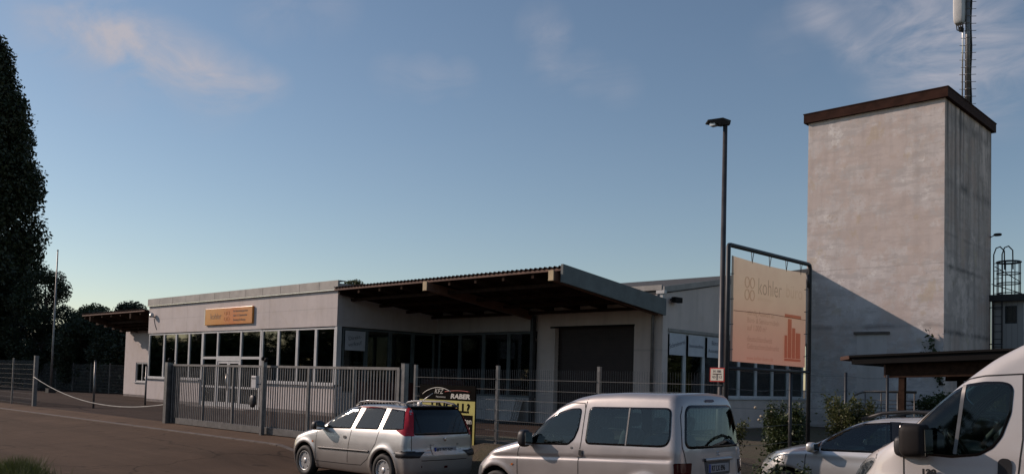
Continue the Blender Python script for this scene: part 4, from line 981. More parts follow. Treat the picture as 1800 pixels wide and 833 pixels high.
def seat(root, x, y, z, w=.5, h=.62, name='seat', m='seat_fabric'):
    mb = MB(); mb.ell((x, y, z), (.26, w/2, .10), .45); rt = Matrix.Rotation(R(-14), 3, 'Y')
    mb.ell((x-.30, y, z+h*.5), (.08, w/2, h/2), .45, rot=rt)
    for yy in ([y] if w < .7 else [y-w*.3, y+w*.3]): mb.ell((x-.40, yy, z+h+.12), (.05, .13, .10), .5, rot=rt)
    return mb.build(name, M[m], root)
def steering(root, x, y, z, r=.19):
    mb = MB(); rt = Matrix.Rotation(R(-62), 3, 'Y'); pts = [Vector((x, y, z))+rt @ Vector((r*math.cos(a), r*math.sin(a), 0)) for a in np.linspace(0, 6.2832, 20)]
    mb.tube(pts, .016, 6); c0 = Vector((x, y, z))
    for a in (0, 2.2, 4.1): mb.tube([c0, c0+rt @ Vector((r*math.cos(a), r*math.sin(a), 0))], .018, 5)
    mb.tube([c0, c0+rt @ Vector((0, 0, -.25))], .04, 6); return mb.build('steering_wheel', M['dark_plastic'], root)
def plate(cb, y0, y1, z0, z1, face, s_, x=None):
    c = (y0+y1)/2; P = cb.to3([(c, (z0+z1)/2)], face)[0]; sg_ = -1 if face == 'rear' else 1; X = P[0]+sg_*.015
    o = box('number_plate', (X-sg_*.02, y0, z0), (X, y1, z1), M['plate'], cb.root)
    # a blue strip and letters
    hi = max(y0, y1) if sg_ < 0 else min(y0, y1); d = -1 if sg_ < 0 else 1
    box('country_strip', (X, hi, z0+.002), (X+sg_*.002, hi+d*.04, z1-.002), M['plate_blue'], o)
    tx = text(s_, (z1-z0)*.92, M['plate_ink'], o, at=(X+sg_*.003, c-.02*(-d if sg_ < 0 else d)*-1, z0+(z1-z0)*.17), rz=-90 if sg_ < 0 else 90, align='CENTER', ext=.0008, sx=.78, bold=.002)
    return o
def mirror(root, x, y, z, m, sgn=1, s=(.09, .12, .09), foot=True):
    o = MB().ell((x, y+sgn*.12, z), s, .7, 18, 12).build('mirror', m, root)
    if foot: MB().ell((x+.02, y+sgn*.01, z-.04), (.07, .08, .03), .7).build('mirror_foot', M['dark_plastic'], o)
    box('mirror_glass', (x-s[0]-.001, y+sgn*.12-s[1]*.75, z-s[2]*.7), (x-s[0]+.004, y+sgn*.12+s[1]*.75, z+s[2]*.7), M['chrome'], o)
    return o
def finish(root, X, Y, Z, h, pitch): root.location = (X, Y, Z); root.rotation_euler = (0, R(pitch), R(h))

# ---------- estate car
w = empty('estate_car', (0, 0, 0), 'silver estate car with red upright tail lamps and black tailgate glass, parked by the gate', 'car')
W = [(.15, .74), (.3, .80), (.5, .825), (.72, .82), (.95, .785), (1.38, .60), (1.6, .52)]
H = [(-2.2, 1.33), (-1.9, 1.39), (-1.5, 1.43), (-.9, 1.455), (-.3, 1.435), (.05, 1.365), (.35, 1.26), (.62, 1.13), (.88, 1.01), (1.1, .955), (1.4, .89), (1.7, .79), (1.95, .66), (2.1, .5)]
c = Car(W, H, [(.1, 1.88), (.25, 1.96), (.45, 2.0), (.62, 1.98), (.8, 1.9), (1.6, 1.9)], [(.1, -1.93), (.3, -1.99), (.62, -2.0), (.66, -1.96), (.92, -1.95), (1.35, -1.78), (1.55, -1.6)], [1.17, -1.25], zb=.17, cf=.42, cr=.12, k_side=.09, wellr=.345,
        extra=lambda x, z: -.012*np.exp(-((z-.60)/.05)**2)*0+.018*(np.exp(-((np.sqrt((x-1.17)**2+(z-.31)**2)-.37)/.05)**2)+np.exp(-((np.sqrt((x+1.25)**2+(z-.31)**2)-.37)/.05)**2)))
c.mid = -.3; cb = CarBuilder(c, w)
fw_ = [(.47, .955), (.53, 1.02), (.38, 1.17), (.11, 1.305), (-.33, 1.385), (-.235, .975)]
rw_ = [(-.345, .98), (-.475, 1.385), (-1.07, 1.375), (-1.02, .995)]
qw_ = [(-1.13, .998), (-1.19, 1.372), (-1.585, 1.35), (-1.735, 1.02)]
for sg_ in (1, -1):
    for pl in (fw_, rw_, qw_): cb.patch(pl, 'side', M['glass_car'], 'side_window', sg_, hole=True, frit=.028, r=.035)
    cb.patch([(-1.585, 1.385), (-1.61, 1.40), (-1.645, 1.385), (-1.745, 1.2), (-1.85, 1.0), (-1.885, .92), (-1.78, .92), (-1.53, 1.005), (-1.725, 1.03)], 'side', M['lamp_red'], 'tail_light', sg_, off=.010, r=.015)
    cb.patch([(.545*sg_, 1.385), (.60*sg_, 1.385), (.655*sg_, 1.2), (.72*sg_, 1.0), (.755*sg_, .925), (.665*sg_, .925)], 'rear', M['lamp_red'], 'tail_light', off=.010, r=.015)
    cb.ribbon([(.70, .58), (-.845, .60)], 'side', .045, M['dark_plastic'], 'side_moulding', sg_, thick=.018)
    for sm_ in ([(.80, .93), (.80, .80), (.80, .32), (-.2, .33)], [(-.27, .96), (-.20, .36)], [(-1.08, 1.0), (-1.02, .75), (-.80, .46), (-.60, .34), (-.2, .33)]): cb.ribbon(sm_, 'side', .013, M['black_rubber'], 'door_seam', sg_, off=.0015)
    cb.patch([(-.06, .84), (-.14, .845), (-.15, .795), (-.07, .79)], 'side', M['dark_plastic'], 'door_handle', sg_, off=.012, r=.02)
    cb.patch([(.93, .70), (.88, .70), (.88, .67), (.93, .67)], 'side', M['orange'], 'indicator', sg_, off=.006, r=.01)
    cb.ribbon([(-1.62, .60), (-1.95, .60)], 'side', .12, M['dark_plastic'], 'bumper_strip', sg_, thick=.022)
    yr = .57*sg_
    MB().tube([(-.12, yr, 1.40), (-.25, yr, 1.465), (-.45, yr, 1.49), (-1.3, yr, 1.495), (-1.55, yr, 1.46), (-1.66, yr, 1.41)], .02, 8).build('roof_rail', M['silver'], w)
    cb.patch([(sg_*.45, .62), (sg_*.74, .72), (sg_*.78, .80), (sg_*.5, .76)], 'front', M['lens'], 'headlight', off=.006, r=.03)
    mirror(w, .60, .80*sg_, 1.0, M['dark_plastic'], sg_)
cb.patch([(-.55, 1.40), (.55, 1.40), (.66, .935), (-.66, .935)], 'rear', M['glass_dark'], 'rear_window', hole=True, frit=.04, r=.06, off=.006)
cb.patch([(-.50, 1.34), (.50, 1.34), (.66, 1.03), (-.66, 1.03)], 'front', M['glass_car'], 'windscreen', hole=True, frit=.04, r=.05)
cb.ribbon([(.40, .675), (-.40, .675)], 'rear', .004, M['black_gloss'], 'tailgate_seam', off=.002)
cb.ribbon([(.70, .93), (.70, .50), (-.70, .50), (-.70, .93)], 'rear', .010, M['black_gloss'], 'tailgate_seam', off=.002)
cb.ribbon([(.82, .60), (.64, .60)], 'rear', .15, M['dark_plastic'], 'bumper_strip', thick=.02); cb.ribbon([(-.64, .60), (-.82, .60)], 'rear', .15, M['dark_plastic'], 'bumper_strip', thick=.02)
cb.patch([(-.34, .785), (.34, .785), (.30, .585), (-.30, .585)], 'rear', M['silver'], 'plate_recess', off=.012, r=.02)
cb.patch([(-.325, .77), (.325, .77), (.325, .76), (-.325, .76)], 'rear', M['black_gloss'], 'recess_shadow_gap', off=.016, r=0)
cb.patch([(.60, .42), (.52, .42), (.52, .38), (.60, .38)], 'rear', M['lamp_dark'], 'reflector', off=.006, r=.01); cb.patch([(-.04, .40), (.04, .40), (.04, .36), (-.04, .36)], 'rear', M['lamp_dark'], 'fog_lamp', off=.006, r=.01)
plate(cb, -.26, .26, .615, .725, 'rear', 'RT ZG 267')
pe = cb.to3([(0, .86)], 'rear')[0]; MB().ell((pe[0]-.01, 0, .86), (.012, .022, .035), .8).ell((pe[0]-.012, .02, .875), (.01, .018, .012), .8).build('emblem', M['chrome'], w)
# black roof rear, spoiler, aerial
sp = MB(); sp.ell((-1.60, 0, 1.412), (.15, .54, .022), .6); sp.build('rear_spoiler', M['dark_paint'], w)
MB().ell((-1.25, 0, 1.465), (.06, .035, .03), .8).tube([(-1.25, 0, 1.48), (-1.58, -.02, 1.66)], [.009, .006], 6).build('aerial', M['alloy'], w)
MB().tube([(-1.93, .0, .97), (-1.90, -.3, .99), (-1.89, -.45, 1.0)], .01, 5).build('wiper', M['dark_plastic'], w)
cb.body(.024, [M['silver'], M['dark_plastic'], M['black_gloss']], lambda cen, mi: np.where((cen[:, 2] > 1.36) & (cen[:, 0] < -1.45) & (np.abs(cen[:, 1]) < .56), 2, mi))
for xx in (1.17, -1.25):
    for sg_ in (1, -1): wheel(w, xx, .735*sg_, .295, .295, .18, sg_, 6)
seat(w, -.05, .36, .55); seat(w, -.05, -.36, .55); seat(w, -.95, 0, .55, 1.2); steering(w, .42, .36, .88, .18)
MB().ell((.62, 0, .86), (.22, .66, .12), .5).build('dashboard', M['dark_plastic'], w)
box('floor', (-1.7, -.68, .35), (1.0, .68, .42), M['dark_plastic'], w)
finish(w, -13.54, 10.42, -.012, 180.5, .5)

# ---------- compact people carrier (van-like)
w = empty('people_carrier', (0, 0, 0), 'silver high-roofed people carrier with one long side window, between estate car and compact', 'car')
W = [(.15, .76), (.3, .82), (.5, .84), (.8, .85), (1.05, .835), (1.6, .735), (1.75, .69), (1.9, .62)]
H = [(-2.3, 1.77), (-1.9, 1.795), (-1.0, 1.81), (-.5, 1.79), (-.2, 1.735), (.1, 1.62), (.38, 1.45), (.62, 1.26), (.80, 1.135), (1.05, 1.08), (1.4, .985), (1.7, .86), (1.9, .72), (2.1, .5)]
def mpv_x(x, z):
    a = np.exp(-((z-(.875+.035*np.clip(-x, -1.6, 2)))/.022)**2)*np.clip((x+1.86)*12, 0, 1)
    arch = np.exp(-((np.sqrt((x-1.24)**2+(z-.31)**2)-.40)/.05)**2)+np.exp(-((np.sqrt((x+1.43)**2+(z-.31)**2)-.40)/.05)**2)
    return -.016*a+.015*arch
c = Car(W, H, [(.1, 1.88), (.3, 2.0), (.5, 2.04), (.66, 2.02), (.85, 1.85), (1.9, 1.8)], [(.1, -2.0), (.3, -2.06), (.6, -2.06), (.7, -2.03), (1.05, -2.02), (1.6, -1.93), (1.85, -1.85)], [1.24, -1.43], zb=.18, cf=.50, cr=.10, k_side=.10, k_end=.13, wellr=.37, extra=mpv_x)
c.mid = -.3; cb = CarBuilder(c, w)
fw_ = [(.57, 1.035), (.575, 1.10), (.50, 1.225), (.36, 1.345), (.12, 1.49), (-.15, 1.563), (-.30, 1.57), (-.325, 1.53), (-.305, 1.28), (-.245, 1.13), (-.14, 1.05), (.40, 1.035)]
rw_ = [(-.435, 1.075), (-.455, 1.592), (-1.775, 1.60), (-1.80, 1.20), (-1.76, 1.12), (-1.68, 1.09)]
for sg_ in (1, -1):
    cb.patch(fw_, 'side', M['glass_car'], 'side_window', sg_, hole=True, frit=.024, r=.04)
    cb.patch(rw_, 'side', M['glass_car'], 'side_window', sg_, hole=True, frit=.026, r=.085)
    cb.ribbon([(-1.13, 1.585), (-1.12, 1.09)], 'side', .022, M['galv'], 'window_bar', sg_, off=.008)
    for sm_ in ([(.70, 1.06), (.78, .96), (.80, .84), (.80, .35), (-.33, .35)], [(-.335, .35), (-.335, .85), (-.37, 1.1), (-.385, 1.56), (-.36, 1.64), (-.1, 1.64), (.15, 1.55), (.42, 1.37), (.62, 1.20)], [(-.385, 1.56), (-.40, 1.70)]): cb.ribbon(sm_, 'side', .013, M['black_rubber'], 'door_seam', sg_, off=.0015)
    hd = cb.patch([(-.255, 1.0), (-.405, 1.005), (-.41, .91), (-.26, .905)], 'side', M['silver_beige'], 'door_handle', sg_, off=.014, r=.02)
    cb.patch([(-.35, .995), (-.40, .995), (-.40, .92), (-.35, .92)], 'side', M['black_rubber'], 'handle_recess', sg_, off=.018, r=.02, parent=hd)
    cb.patch([(.93, .72), (.89, .745), (.875, .73), (.90, .705)], 'side', M['orange'], 'indicator', sg_, off=.008, r=.01)
    cb.patch([(-.19, 1.03), (-.225, 1.035), (-.225, 1.005), (-.19, 1.0)], 'side', M['galv'], 'door_lock', sg_, off=.006, r=.012)
    cb.patch([(sg_*.60, .90), (sg_*.835, .90), (sg_*.84, .52), (sg_*.66, .52)], 'rear', M['lamp_dark'], 'tail_light', off=.008, r=.02)
    cb.ribbon([(.78, .55), (-.95, .57)], 'side', .07, M['dark_plastic'], 'side_moulding', sg_, thick=.015)
    mb_ = mirror(w, .56, .84*sg_, 1.12, M['dark_plastic'], sg_, (.085, .10, .125))
    cb.patch([(sg_*.40, .66), (sg_*.76, .70), (sg_*.80, .84), (sg_*.46, .82)], 'front', M['lens'], 'headlight', off=.006, r=.04)
cb.patch([(-.60, 1.635), (.60, 1.635), (.715, 1.075), (-.715, 1.075)], 'rear', M['glass_car'], 'rear_window', hole=True, frit=.035, r=.13, off=.006)
cb.patch([(-.56, 1.60), (.56, 1.60), (.70, 1.16), (-.70, 1.16)], 'front', M['glass_car'], 'windscreen', hole=True, frit=.04, r=.05)
cb.ribbon([(.64, 1.62), (.69, 1.5), (.745, 1.1), (.70, .90), (.62, .55), (.60, .42), (-.60, .42), (-.62, .55), (-.70, .9), (-.745, 1.1), (-.69, 1.5), (-.64, 1.62)], 'rear', .010, M['black_gloss'], 'tailgate_seam', off=.002)
cb.patch([(-.10, 1.705), (.12, 1.705), (.12, 1.675), (-.10, 1.675)], 'rear', M['lamp_dark'], 'brake_light', off=.012, r=.01)
cb.patch([(-.34, .92), (.34, .92), (.31, .72), (-.31, .72)], 'rear', M['grey_plastic'], 'plate_recess', off=.004, r=.03)
cb.ribbon([(-.34, .925), (.34, .925)], 'rear', .05, M['silver_beige'], 'tailgate_grip', thick=.035)
plate(cb, -.26, .26, .76, .87, 'rear', 'RT LX 896')
pe = cb.to3([(0, 1.0)], 'rear')[0]; mb = MB()
for dz in (0, .035): mb.tube([(pe[0]-.006, .03, .975+dz), (pe[0]-.01, 0, 1.0+dz), (pe[0]-.006, -.03, .975+dz)], .006, 5)
mb.build('emblem', M['chrome'], w)
cb.body(.024, [M['silver_beige'], M['dark_plastic'], M['grey_plastic']], lambda cen, mi: np.where((cen[:, 2] < .655) & ((cen[:, 0] > 1.55) | (cen[:, 0] < -1.93)) & (mi == 0), 2, mi))
for xx in (1.24, -1.43):
    for sg_ in (1, -1): wheel(w, xx, .745*sg_, .305, .305, .18, sg_, 5, 'grey_plastic')
seat(w, -.05, .38, .66, .5, .62); seat(w, -.05, -.38, .66, .5, .62); seat(w, -.95, 0, .66, 1.25, .58); steering(w, .42, .38, 1.02)
MB().ell((.68, 0, 1.0), (.26, .7, .12), .5).build('dashboard', M['dark_plastic'], w); box('floor', (-1.85, -.7, .4), (1.0, .7, .47), M['dark_plastic'], w)
finish(w, -8.085, 10.30, -.005, 181.3, 1.26)

# ---------- silver compact
w = empty('compact_car', (0, 0, 0), 'bright silver compact with black roof rails, half hidden by the white van', 'car')
W = [(.15, .78), (.3, .84), (.5, .87), (.75, .87), (.97, .835), (1.4, .65), (1.6, .58)]
H = [(-2.3, 1.40), (-1.7, 1.47), (-.9, 1.52), (-.2, 1.515), (.3, 1.49), (.6, 1.435), (.8, 1.365), (1.0, 1.265), (1.25, 1.13), (1.42, 1.06), (1.7, 1.02), (2.0, .94), (2.2, .84), (2.4, .62)]
c = Car(W, H, [(.1, 2.2), (.3, 2.33), (.5, 2.36), (.7, 2.34), (.9, 2.25), (1.6, 2.2)], [(.1, -1.8), (.3, -1.88), (.6, -1.9), (.95, -1.85), (1.4, -1.6), (1.6, -1.45)], [1.62, -1.0], zb=.18, cf=.55, cr=.2, k_side=.09, wellr=.38, extra=lambda x, z: .012*np.exp(-((z-.92)/.05)**2))
c.mid = -.1; c.wc = .33; cb = CarBuilder(c, w)
fw_ = [(1.08, .975), (1.10, 1.07), (.985, 1.20), (.75, 1.325), (.48, 1.40), (.10, 1.43), (.02, .99)]
for sg_ in (1, -1):
    cb.patch(fw_, 'side', M['glass_car'], 'side_window', sg_, hole=True, frit=.03, r=.04)
    cb.patch([(-.05, .99), (-.0, 1.43), (-.75, 1.42), (-1.05, 1.30), (-1.1, 1.0)], 'side', M['glass_car'], 'side_window', sg_, hole=True, frit=.03, r=.05)
    cb.patch([(.045, .985), (.125, 1.435), (-.03, 1.435), (-.08, .985)], 'side', M['black_gloss'], 'pillar_cover', sg_, r=.0, off=.003)
    cb.patch([(1.27, .975), (1.10, 1.115), (1.10, .975)], 'side', M['black_gloss'], 'quarter_panel', sg_, r=.01)
    cb.ribbon([(1.28, .97), (1.31, .86), (1.32, .40), (.0, .36)], 'side', .014, M['black_rubber'], 'door_seam', sg_, off=.0015); cb.ribbon([(.0, .98), (.0, .36)], 'side', .014, M['black_rubber'], 'door_seam', sg_, off=.0015)
    MB().tube([(.55, .58*sg_, 1.46), (.25, .58*sg_, 1.555), (-.1, .58*sg_, 1.585), (-1.0, .58*sg_, 1.575), (-1.3, .58*sg_, 1.50)], .028, 8).build('roof_rail', M['dark_plastic'], w)
    mirror(w, 1.16, .85*sg_, 1.03, M['silver_light'], sg_, (.07, .09, .075))
    cb.patch([(sg_*.50, .72), (sg_*.80, .76), (sg_*.85, .93), (sg_*.6, .88)], 'front', M['lens'], 'headlight', off=.008, r=.05)
cb.patch([(-.52, 1.42), (.52, 1.42), (.68, 1.10), (-.68, 1.10)], 'front', M['glass_car'], 'windscreen', hole=True, frit=.04, r=.05)
cb.patch([(-.52, 1.38), (.52, 1.38), (.62, 1.05), (-.62, 1.05)], 'rear', M['glass_car'], 'rear_window', hole=True, frit=.04, r=.05)
cb.ribbon([(-.45, .62), (.45, .62)], 'front', .16, M['dark_plastic'], 'grille', thick=.01)
cb.patch([(-.05, .78), (.05, .78), (.05, .70), (-.05, .70)], 'front', M['chrome'], 'emblem', off=.01, r=.03)
cb.body(.026, [M['silver_light'], M['dark_plastic']])
for xx in (1.62, -1.0):
    for sg_ in (1, -1): wheel(w, xx, .77*sg_, .32, .32, .19, sg_, 5)
seat(w, .45, .38, .58); seat(w, .45, -.38, .58); seat(w, -.45, 0, .58, 1.2); steering(w, .92, .38, .93)
MB().ell((1.15, 0, .92), (.25, .7, .10), .5).build('dashboard', M['dark_plastic'], w); box('floor', (-1.5, -.72, .35), (1.3, .72, .42), M['dark_plastic'], w)
finish(w, -4.7, 13.65, gz(-4.7, 13.3)-.4+.05 if False else .05, 181, 1.15)

# ---------- white van
w = empty('delivery_van', (0, 0, 0), 'tall white high-roof delivery van with big two-part mirror at the right edge', 'van')
W = [(.15, .93), (.4, .99), (.7, 1.01), (1.1, 1.01), (1.3, 1.0), (2.0, .915), (2.3, .86), (2.6, .78)]
H = [(-3.1, 2.46), (-1, 2.49), (.1, 2.48), (.45, 2.41), (.66, 2.345), (.9, 2.22), (1.13, 2.05), (1.36, 1.855), (1.52, 1.71), (1.70, 1.545), (1.9, 1.40), (2.1, 1.30), (2.3, 1.17), (2.5, .95), (2.6, .7)]
c = Car(W, H, [(.1, 2.4), (.3, 2.52), (.6, 2.56), (.85, 2.5), (1.1, 2.40), (2.7, 2.35)], [(.1, -2.85), (2.7, -2.8)], [1.60, -1.85], zb=.22, cf=.62, cr=.05, ks=.10, pf=2.4, crown=.05, k_side=.13, k_end=.18, wellr=.42, extra=lambda x, z: .014*np.exp(-((z-.98)/.05)**2)-.010*np.clip((z-1.0)*20, 0, 1)*np.clip((1.28-z)*10, 0, 1)*np.clip((1.4-x)*5, 0, 1))
c.mid = -.3; c.wc = .36; cb = CarBuilder(c, w)
fw_ = [(1.60, 1.29), (1.57, 1.50), (1.47, 1.63), (1.347, 1.765), (1.208, 1.88), (1.071, 1.955), (.907, 1.978), (.762, 1.975), (.695, 1.955), (.668, 1.90), (.690, 1.683), (.765, 1.47), (.84, 1.365), (.96, 1.29), (1.2, 1.262)]
for sg_ in (1, -1):
    cb.patch(fw_, 'side', M['glass_van'], 'side_window', sg_, hole=True, frit=.026, r=.03)
    cb.ribbon([(1.085, 1.945), (1.17, 1.30)], 'side', .032, M['galv'], 'window_bar', sg_, off=.009)
    for sm_ in ([(1.64, .45), (1.635, 1.28), (1.628, 1.476), (1.561, 1.585), (1.394, 1.77), (1.208, 1.925), (1.056, 2.005), (.907, 2.03), (.59, 2.04)], [(.59, 2.04), (.60, 1.45), (.645, 1.137), (.66, .4), (1.55, .4)], [(1.958, 1.22), (1.948, 1.30)]): cb.ribbon(sm_, 'side', .014, M['black_rubber'], 'door_seam', sg_, off=.0015)
    cb.ribbon([(.59, 2.04), (-2.7, 2.06)], 'side', .010, M['black_gloss'], 'roof_seam', sg_, off=.0015)
    cb.ribbon([(-1.0, .5), (-1.0, 2.0)], 'side', .014, M['black_rubber'], 'door_seam', sg_, off=.0015)
    cb.patch([(.815, 1.09), (.805, 1.25), (.77, 1.278), (.71, 1.272), (.69, 1.235), (.70, 1.09)], 'side', M['dark_plastic'], 'door_handle', sg_, off=.012, r=.02)
    cb.patch([(2.33, 1.0), (2.26, 1.10), (2.17, 1.17), (2.02, 1.225), (1.945, 1.222), (1.99, 1.14), (2.07, 1.06), (2.10, .92), (2.25, .85)], 'side', M['lens'], 'headlight', sg_, off=.010, r=.03)
    cb.patch([(2.30, 1.0), (2.24, 1.08), (2.16, 1.15), (2.02, 1.20), (1.98, 1.19), (2.02, 1.13), (2.10, 1.05), (2.13, .94), (2.23, .88)], 'side', M['reflector'], 'lamp_reflector', sg_, off=.004, r=.02)
    cb.ribbon([(1.5, .62), (-2.6, .62)], 'side', .16, M['dark_plastic'], 'side_moulding', sg_, thick=.02)
    # two-part mirror on a triangular foot
    mo = cb.patch([(1.70, 1.26), (1.66, 1.40), (1.56, 1.50), (1.45, 1.50), (1.40, 1.26)], 'side', M['dark_plastic'], 'mirror', sg_, off=.012, r=.03)
    ym = 1.0*sg_
    MB().ell((1.47, ym+.17*sg_, 1.425), (.12, .14, .16), .45, 24, 14).build('mirror_shell', M['mirror_plastic'], mo)
    MB().ell((1.62, ym+.03*sg_, 1.36), (.09, .06, .10), .6, 16, 10).build('mirror_arm', M['dark_plastic'], mo)
    box('mirror_glass', (1.345, ym+.05*sg_, 1.33), (1.352, ym+.27*sg_, 1.53), M['chrome'], mo); box('lower_glass', (1.345, ym+.05*sg_, 1.285), (1.352, ym+.27*sg_, 1.315), M['chrome'], mo)
cb.patch([(-.70, 2.0), (.70, 2.0), (.86, 1.44), (-.86, 1.44)], 'front', M['glass_car'], 'windscreen', hole=True, frit=.05, r=.06)
cb.ribbon([(-.4, .8), (.4, .8)], 'front', .25, M['dark_plastic'], 'grille', thick=.01)
text('120', .07, M['dark_plastic'], w, name='badge', at=(1.47, 1.028, 1.10), rz=180, ext=.004, sx=1.3, bold=.004)
cb.body(.024, [M['white_paint'], M['dark_plastic']])
for xx in (1.60, -1.85):
    for sg_ in (1, -1): wheel(w, xx, .88*sg_, .35, .35, .21, sg_, 5, 'grey_plastic')
s1 = seat(w, .78, .50, .98, .5, .72); seat(w, .78, -.45, .98, .95, .72); steering(w, 1.28, .5, 1.33, .21)
MB().tube([(.62, .83, 1.78), (.95, .72, 1.46), (1.02, .66, 1.36)], .026, 4).build('seat_belt', M['belt'], w)
MB().ell((1.65, 0, 1.26), (.36, .88, .13), .5).build('dashboard', M['dark_plastic'], w); box('floor', (.2, -.9, .5), (1.9, .9, .6), M['dark_plastic'], w); box('bulkhead', (.18, -.84, .5), (.22, .84, 1.95), M['grey_plastic'], w)
for sg_ in (1, -1):
    cb.patch([(sg_*.80, 1.35), (sg_*.93, 1.35), (sg_*.95, .85), (sg_*.82, .85)], 'rear', M['lamp_red'], 'tail_light', off=.008, r=.02)
    cb.patch([(sg_*.10, 1.95), (sg_*.72, 1.93), (sg_*.76, 1.42), (sg_*.10, 1.42)], 'rear', M['black_gloss'], 'rear_window', off=.005, r=.06)
cb.ribbon([(0, 2.3), (0, .45)], 'rear', .012, M['black_rubber'], 'door_seam', off=.002)
finish(w, -1.5, 9.9, .1, 181, 2.3)

# ================================================================== VEGETATION
def limb_tree(name, x, y, z, h, rad, label, cat='tree', leaf='leaf_dark', n=9000, ls=.22, shape='round', trunk=.22, group=None, seed=1, base=.25, clumps=60, crad=.9):
    e = empty(name, (x, y, z), label, cat, group=group); rs = np.random.default_rng(seed); mb = MB()
    mb.tube([(0, 0, -.2), (.05, .03, h*.3), (-.04, .05, h*.6), (0, 0, h*.9)], [trunk, trunk*.8, trunk*.45, trunk*.12], 9)
    cs = []
    for k in range(clumps):
        t_ = rs.random()
        if shape == 'column':
            zz = h*(base+(1-base)*t_); R_ = rad*min(1., .55+.9*t_*2)*(1-max(0, t_-.55)/.45*.92)**.55; R_ = max(R_, .15)
        else:
            zz = h*(base+(1-base)*t_); R_ = rad*math.sqrt(max(.03, 1-((t_-.45)/.56)**2))
        a = rs.random()*6.283; q = R_*(.35+.65*rs.random()**.5) if k % 3 else R_*rs.uniform(.85, 1.08)
        cx, cy = q*math.cos(a), q*math.sin(a); cs.append((cx, cy, zz))
        if k % 2 == 0: z0_ = zz*rs.uniform(.55, .8); mb.tube([(0, 0, z0_), (cx*.5, cy*.5, z0_+(zz-z0_)*.6), (cx, cy, zz)], [trunk*.28, trunk*.16, .012], 5)
    mb.build('trunk', M['bark'], e)
    cs = np.array(cs); idx = rs.integers(0, len(cs), n); off = rs.normal(size=(n, 3)); off /= np.linalg.norm(off, axis=1)[:, None]; off *= (crad*rs.random(n)**.45)[:, None]*np.array([1, 1, .85 if shape != 'column' else 1.25])
    leaves(0, cs[idx]+off, ls, M[leaf], 'crown', e); return e
limb_tree('columnar_tree', -70.5, 17.7, .35, 24.4, 3.95, 'very tall dark columnar tree at the left edge', n=200000, ls=.26, shape='column', trunk=.4, seed=4, base=.04, clumps=700, crad=1.0)
k = 0
for (x, y, h, r, lf_, lb, sd) in (
    (-64.9, 21.1, 7.8, 2.1, 'leaf_dark', 'dark bushy tree standing out above the others behind the flagpole', 11),
    (-59.5, 22.5, 4.9, 2.2, 'leaf_dark', 'lower dark tree just left of the side canopy', 13),
    (-62.3, 23.6, 5.4, 1.5, 'leaf_olive', 'thin olive-green tree behind the left canopy tip', 14),
    (-60.6, 25.2, 5.7, 1.1, 'leaf_dark', 'dark tree whose tip shows above the left canopy roof', 15),
    (-56.5, 24, 4.6, 2.5, 'leaf_dark', 'low dark tree beside the white annex wall', 16),
    (-75, 21, 7.5, 3.4, 'leaf_dark', 'far dark tree hidden beyond the left fence', 17),
    (-49.4, 35.7, 7.6, .8, 'leaf_olive', 'small tree whose green tip peeps over the canopy roof beside the office', 18)):
    limb_tree('broadleaf_tree', x, y, .5, h, r, lb, leaf=lf_, n=34000, ls=.15, seed=sd, base=.12 if h < 8.5 else .5, clumps=90, crad=.7, group='trees beyond the yard')
def wood_belt(p0, p1, n, h, name, label):
    t_ = NR.random(n); X_ = p0[0]+(p1[0]-p0[0])*t_; Y_ = p0[1]+(p1[1]-p0[1])*t_; L_ = math.hypot(p1[0]-p0[0], p1[1]-p0[1]); u_ = t_*L_
    top = h*(.72+.16*np.sin(u_*.21)+.12*np.sin(u_*.47+1)+.07*np.sin(u_*1.1+2)); P = np.stack([X_+NR.normal(size=n)*1.6, Y_+NR.normal(size=n)*1.6, .1+NR.random(n)**.8*top], 1)
    o = leaves(0, P, 1.0, M['leaf_mid'], name, None); return tag(o, kind='stuff')
wood_belt((-230, -34), (45, -34), 60000, 10.5, 'unseen_wood', '')  # unseen trees behind the camera, added to darken pane reflections and shade fill
wood_belt((62, -34), (42, 240), 52000, 10.5, 'unseen_wood', '')  # second unseen belt, added to darken walls and panes facing right
hd = MB()
nn = 26000; P_ = np.stack([NR.uniform(-88, -50, nn), np.zeros(nn), NR.random(nn)], 1); ph = P_[:, 0]; top = 3.6+.6*np.sin(ph*.9)+.4*np.sin(ph*2.3+1)
P_[:, 1] = 23.5+(ph+60)*.02+NR.normal(size=nn)*.7; P_[:, 2] = .5+P_[:, 2]*top
tag(leaves(0, P_, .3, M['leaf_dark'], 'hedge', None), 'dark unclipped hedge behind the back fence of the yard', 'hedge')
def bush(name, x, y, z, rx, ry, h, n, ls, leaf, label, cat='shrub', flowers=0, stems=8, up=.4):
    e = empty(name, (x, y, z), label, cat); mb = MB(); pts = []
    for k in range(stems):
        a = 6.283*k/stems+rnd.random(); q = rnd.uniform(.2, 1); tx, ty, tz = rx*q*math.cos(a), ry*q*math.sin(a), h*rnd.uniform(.7, 1.08)
        mb.tube([(tx*.15, ty*.15, -.05), (tx*.5, ty*.5, tz*.5), (tx, ty, tz)], [.014, .01, .004], 5)
        m_ = n//stems; t_ = NR.random(m_)**.7; sp_ = .10+.22*(1-t_)
        pts.append(np.stack([tx*(.15+.85*t_)+NR.normal(size=m_)*sp_*rx*.8, ty*(.15+.85*t_)+NR.normal(size=m_)*sp_*ry*.8, tz*t_+NR.normal(size=m_)*.06], 1))
    mb.build('stem', M['bark'], e); leaves(0, np.concatenate(pts), ls, M[leaf], 'foliage', e, up=up)
    if flowers:
        fm = MB()
        for k in range(flowers): a = rnd.random()*6.28; q = rnd.uniform(.4, 1.); fm.ell((rx*q*math.cos(a), ry*q*math.sin(a), h*rnd.uniform(.45, 1.12)), (.03, .03, .025), 1, 8, 6)
        fm.build('blossoms', M['petal'], e)
    return e
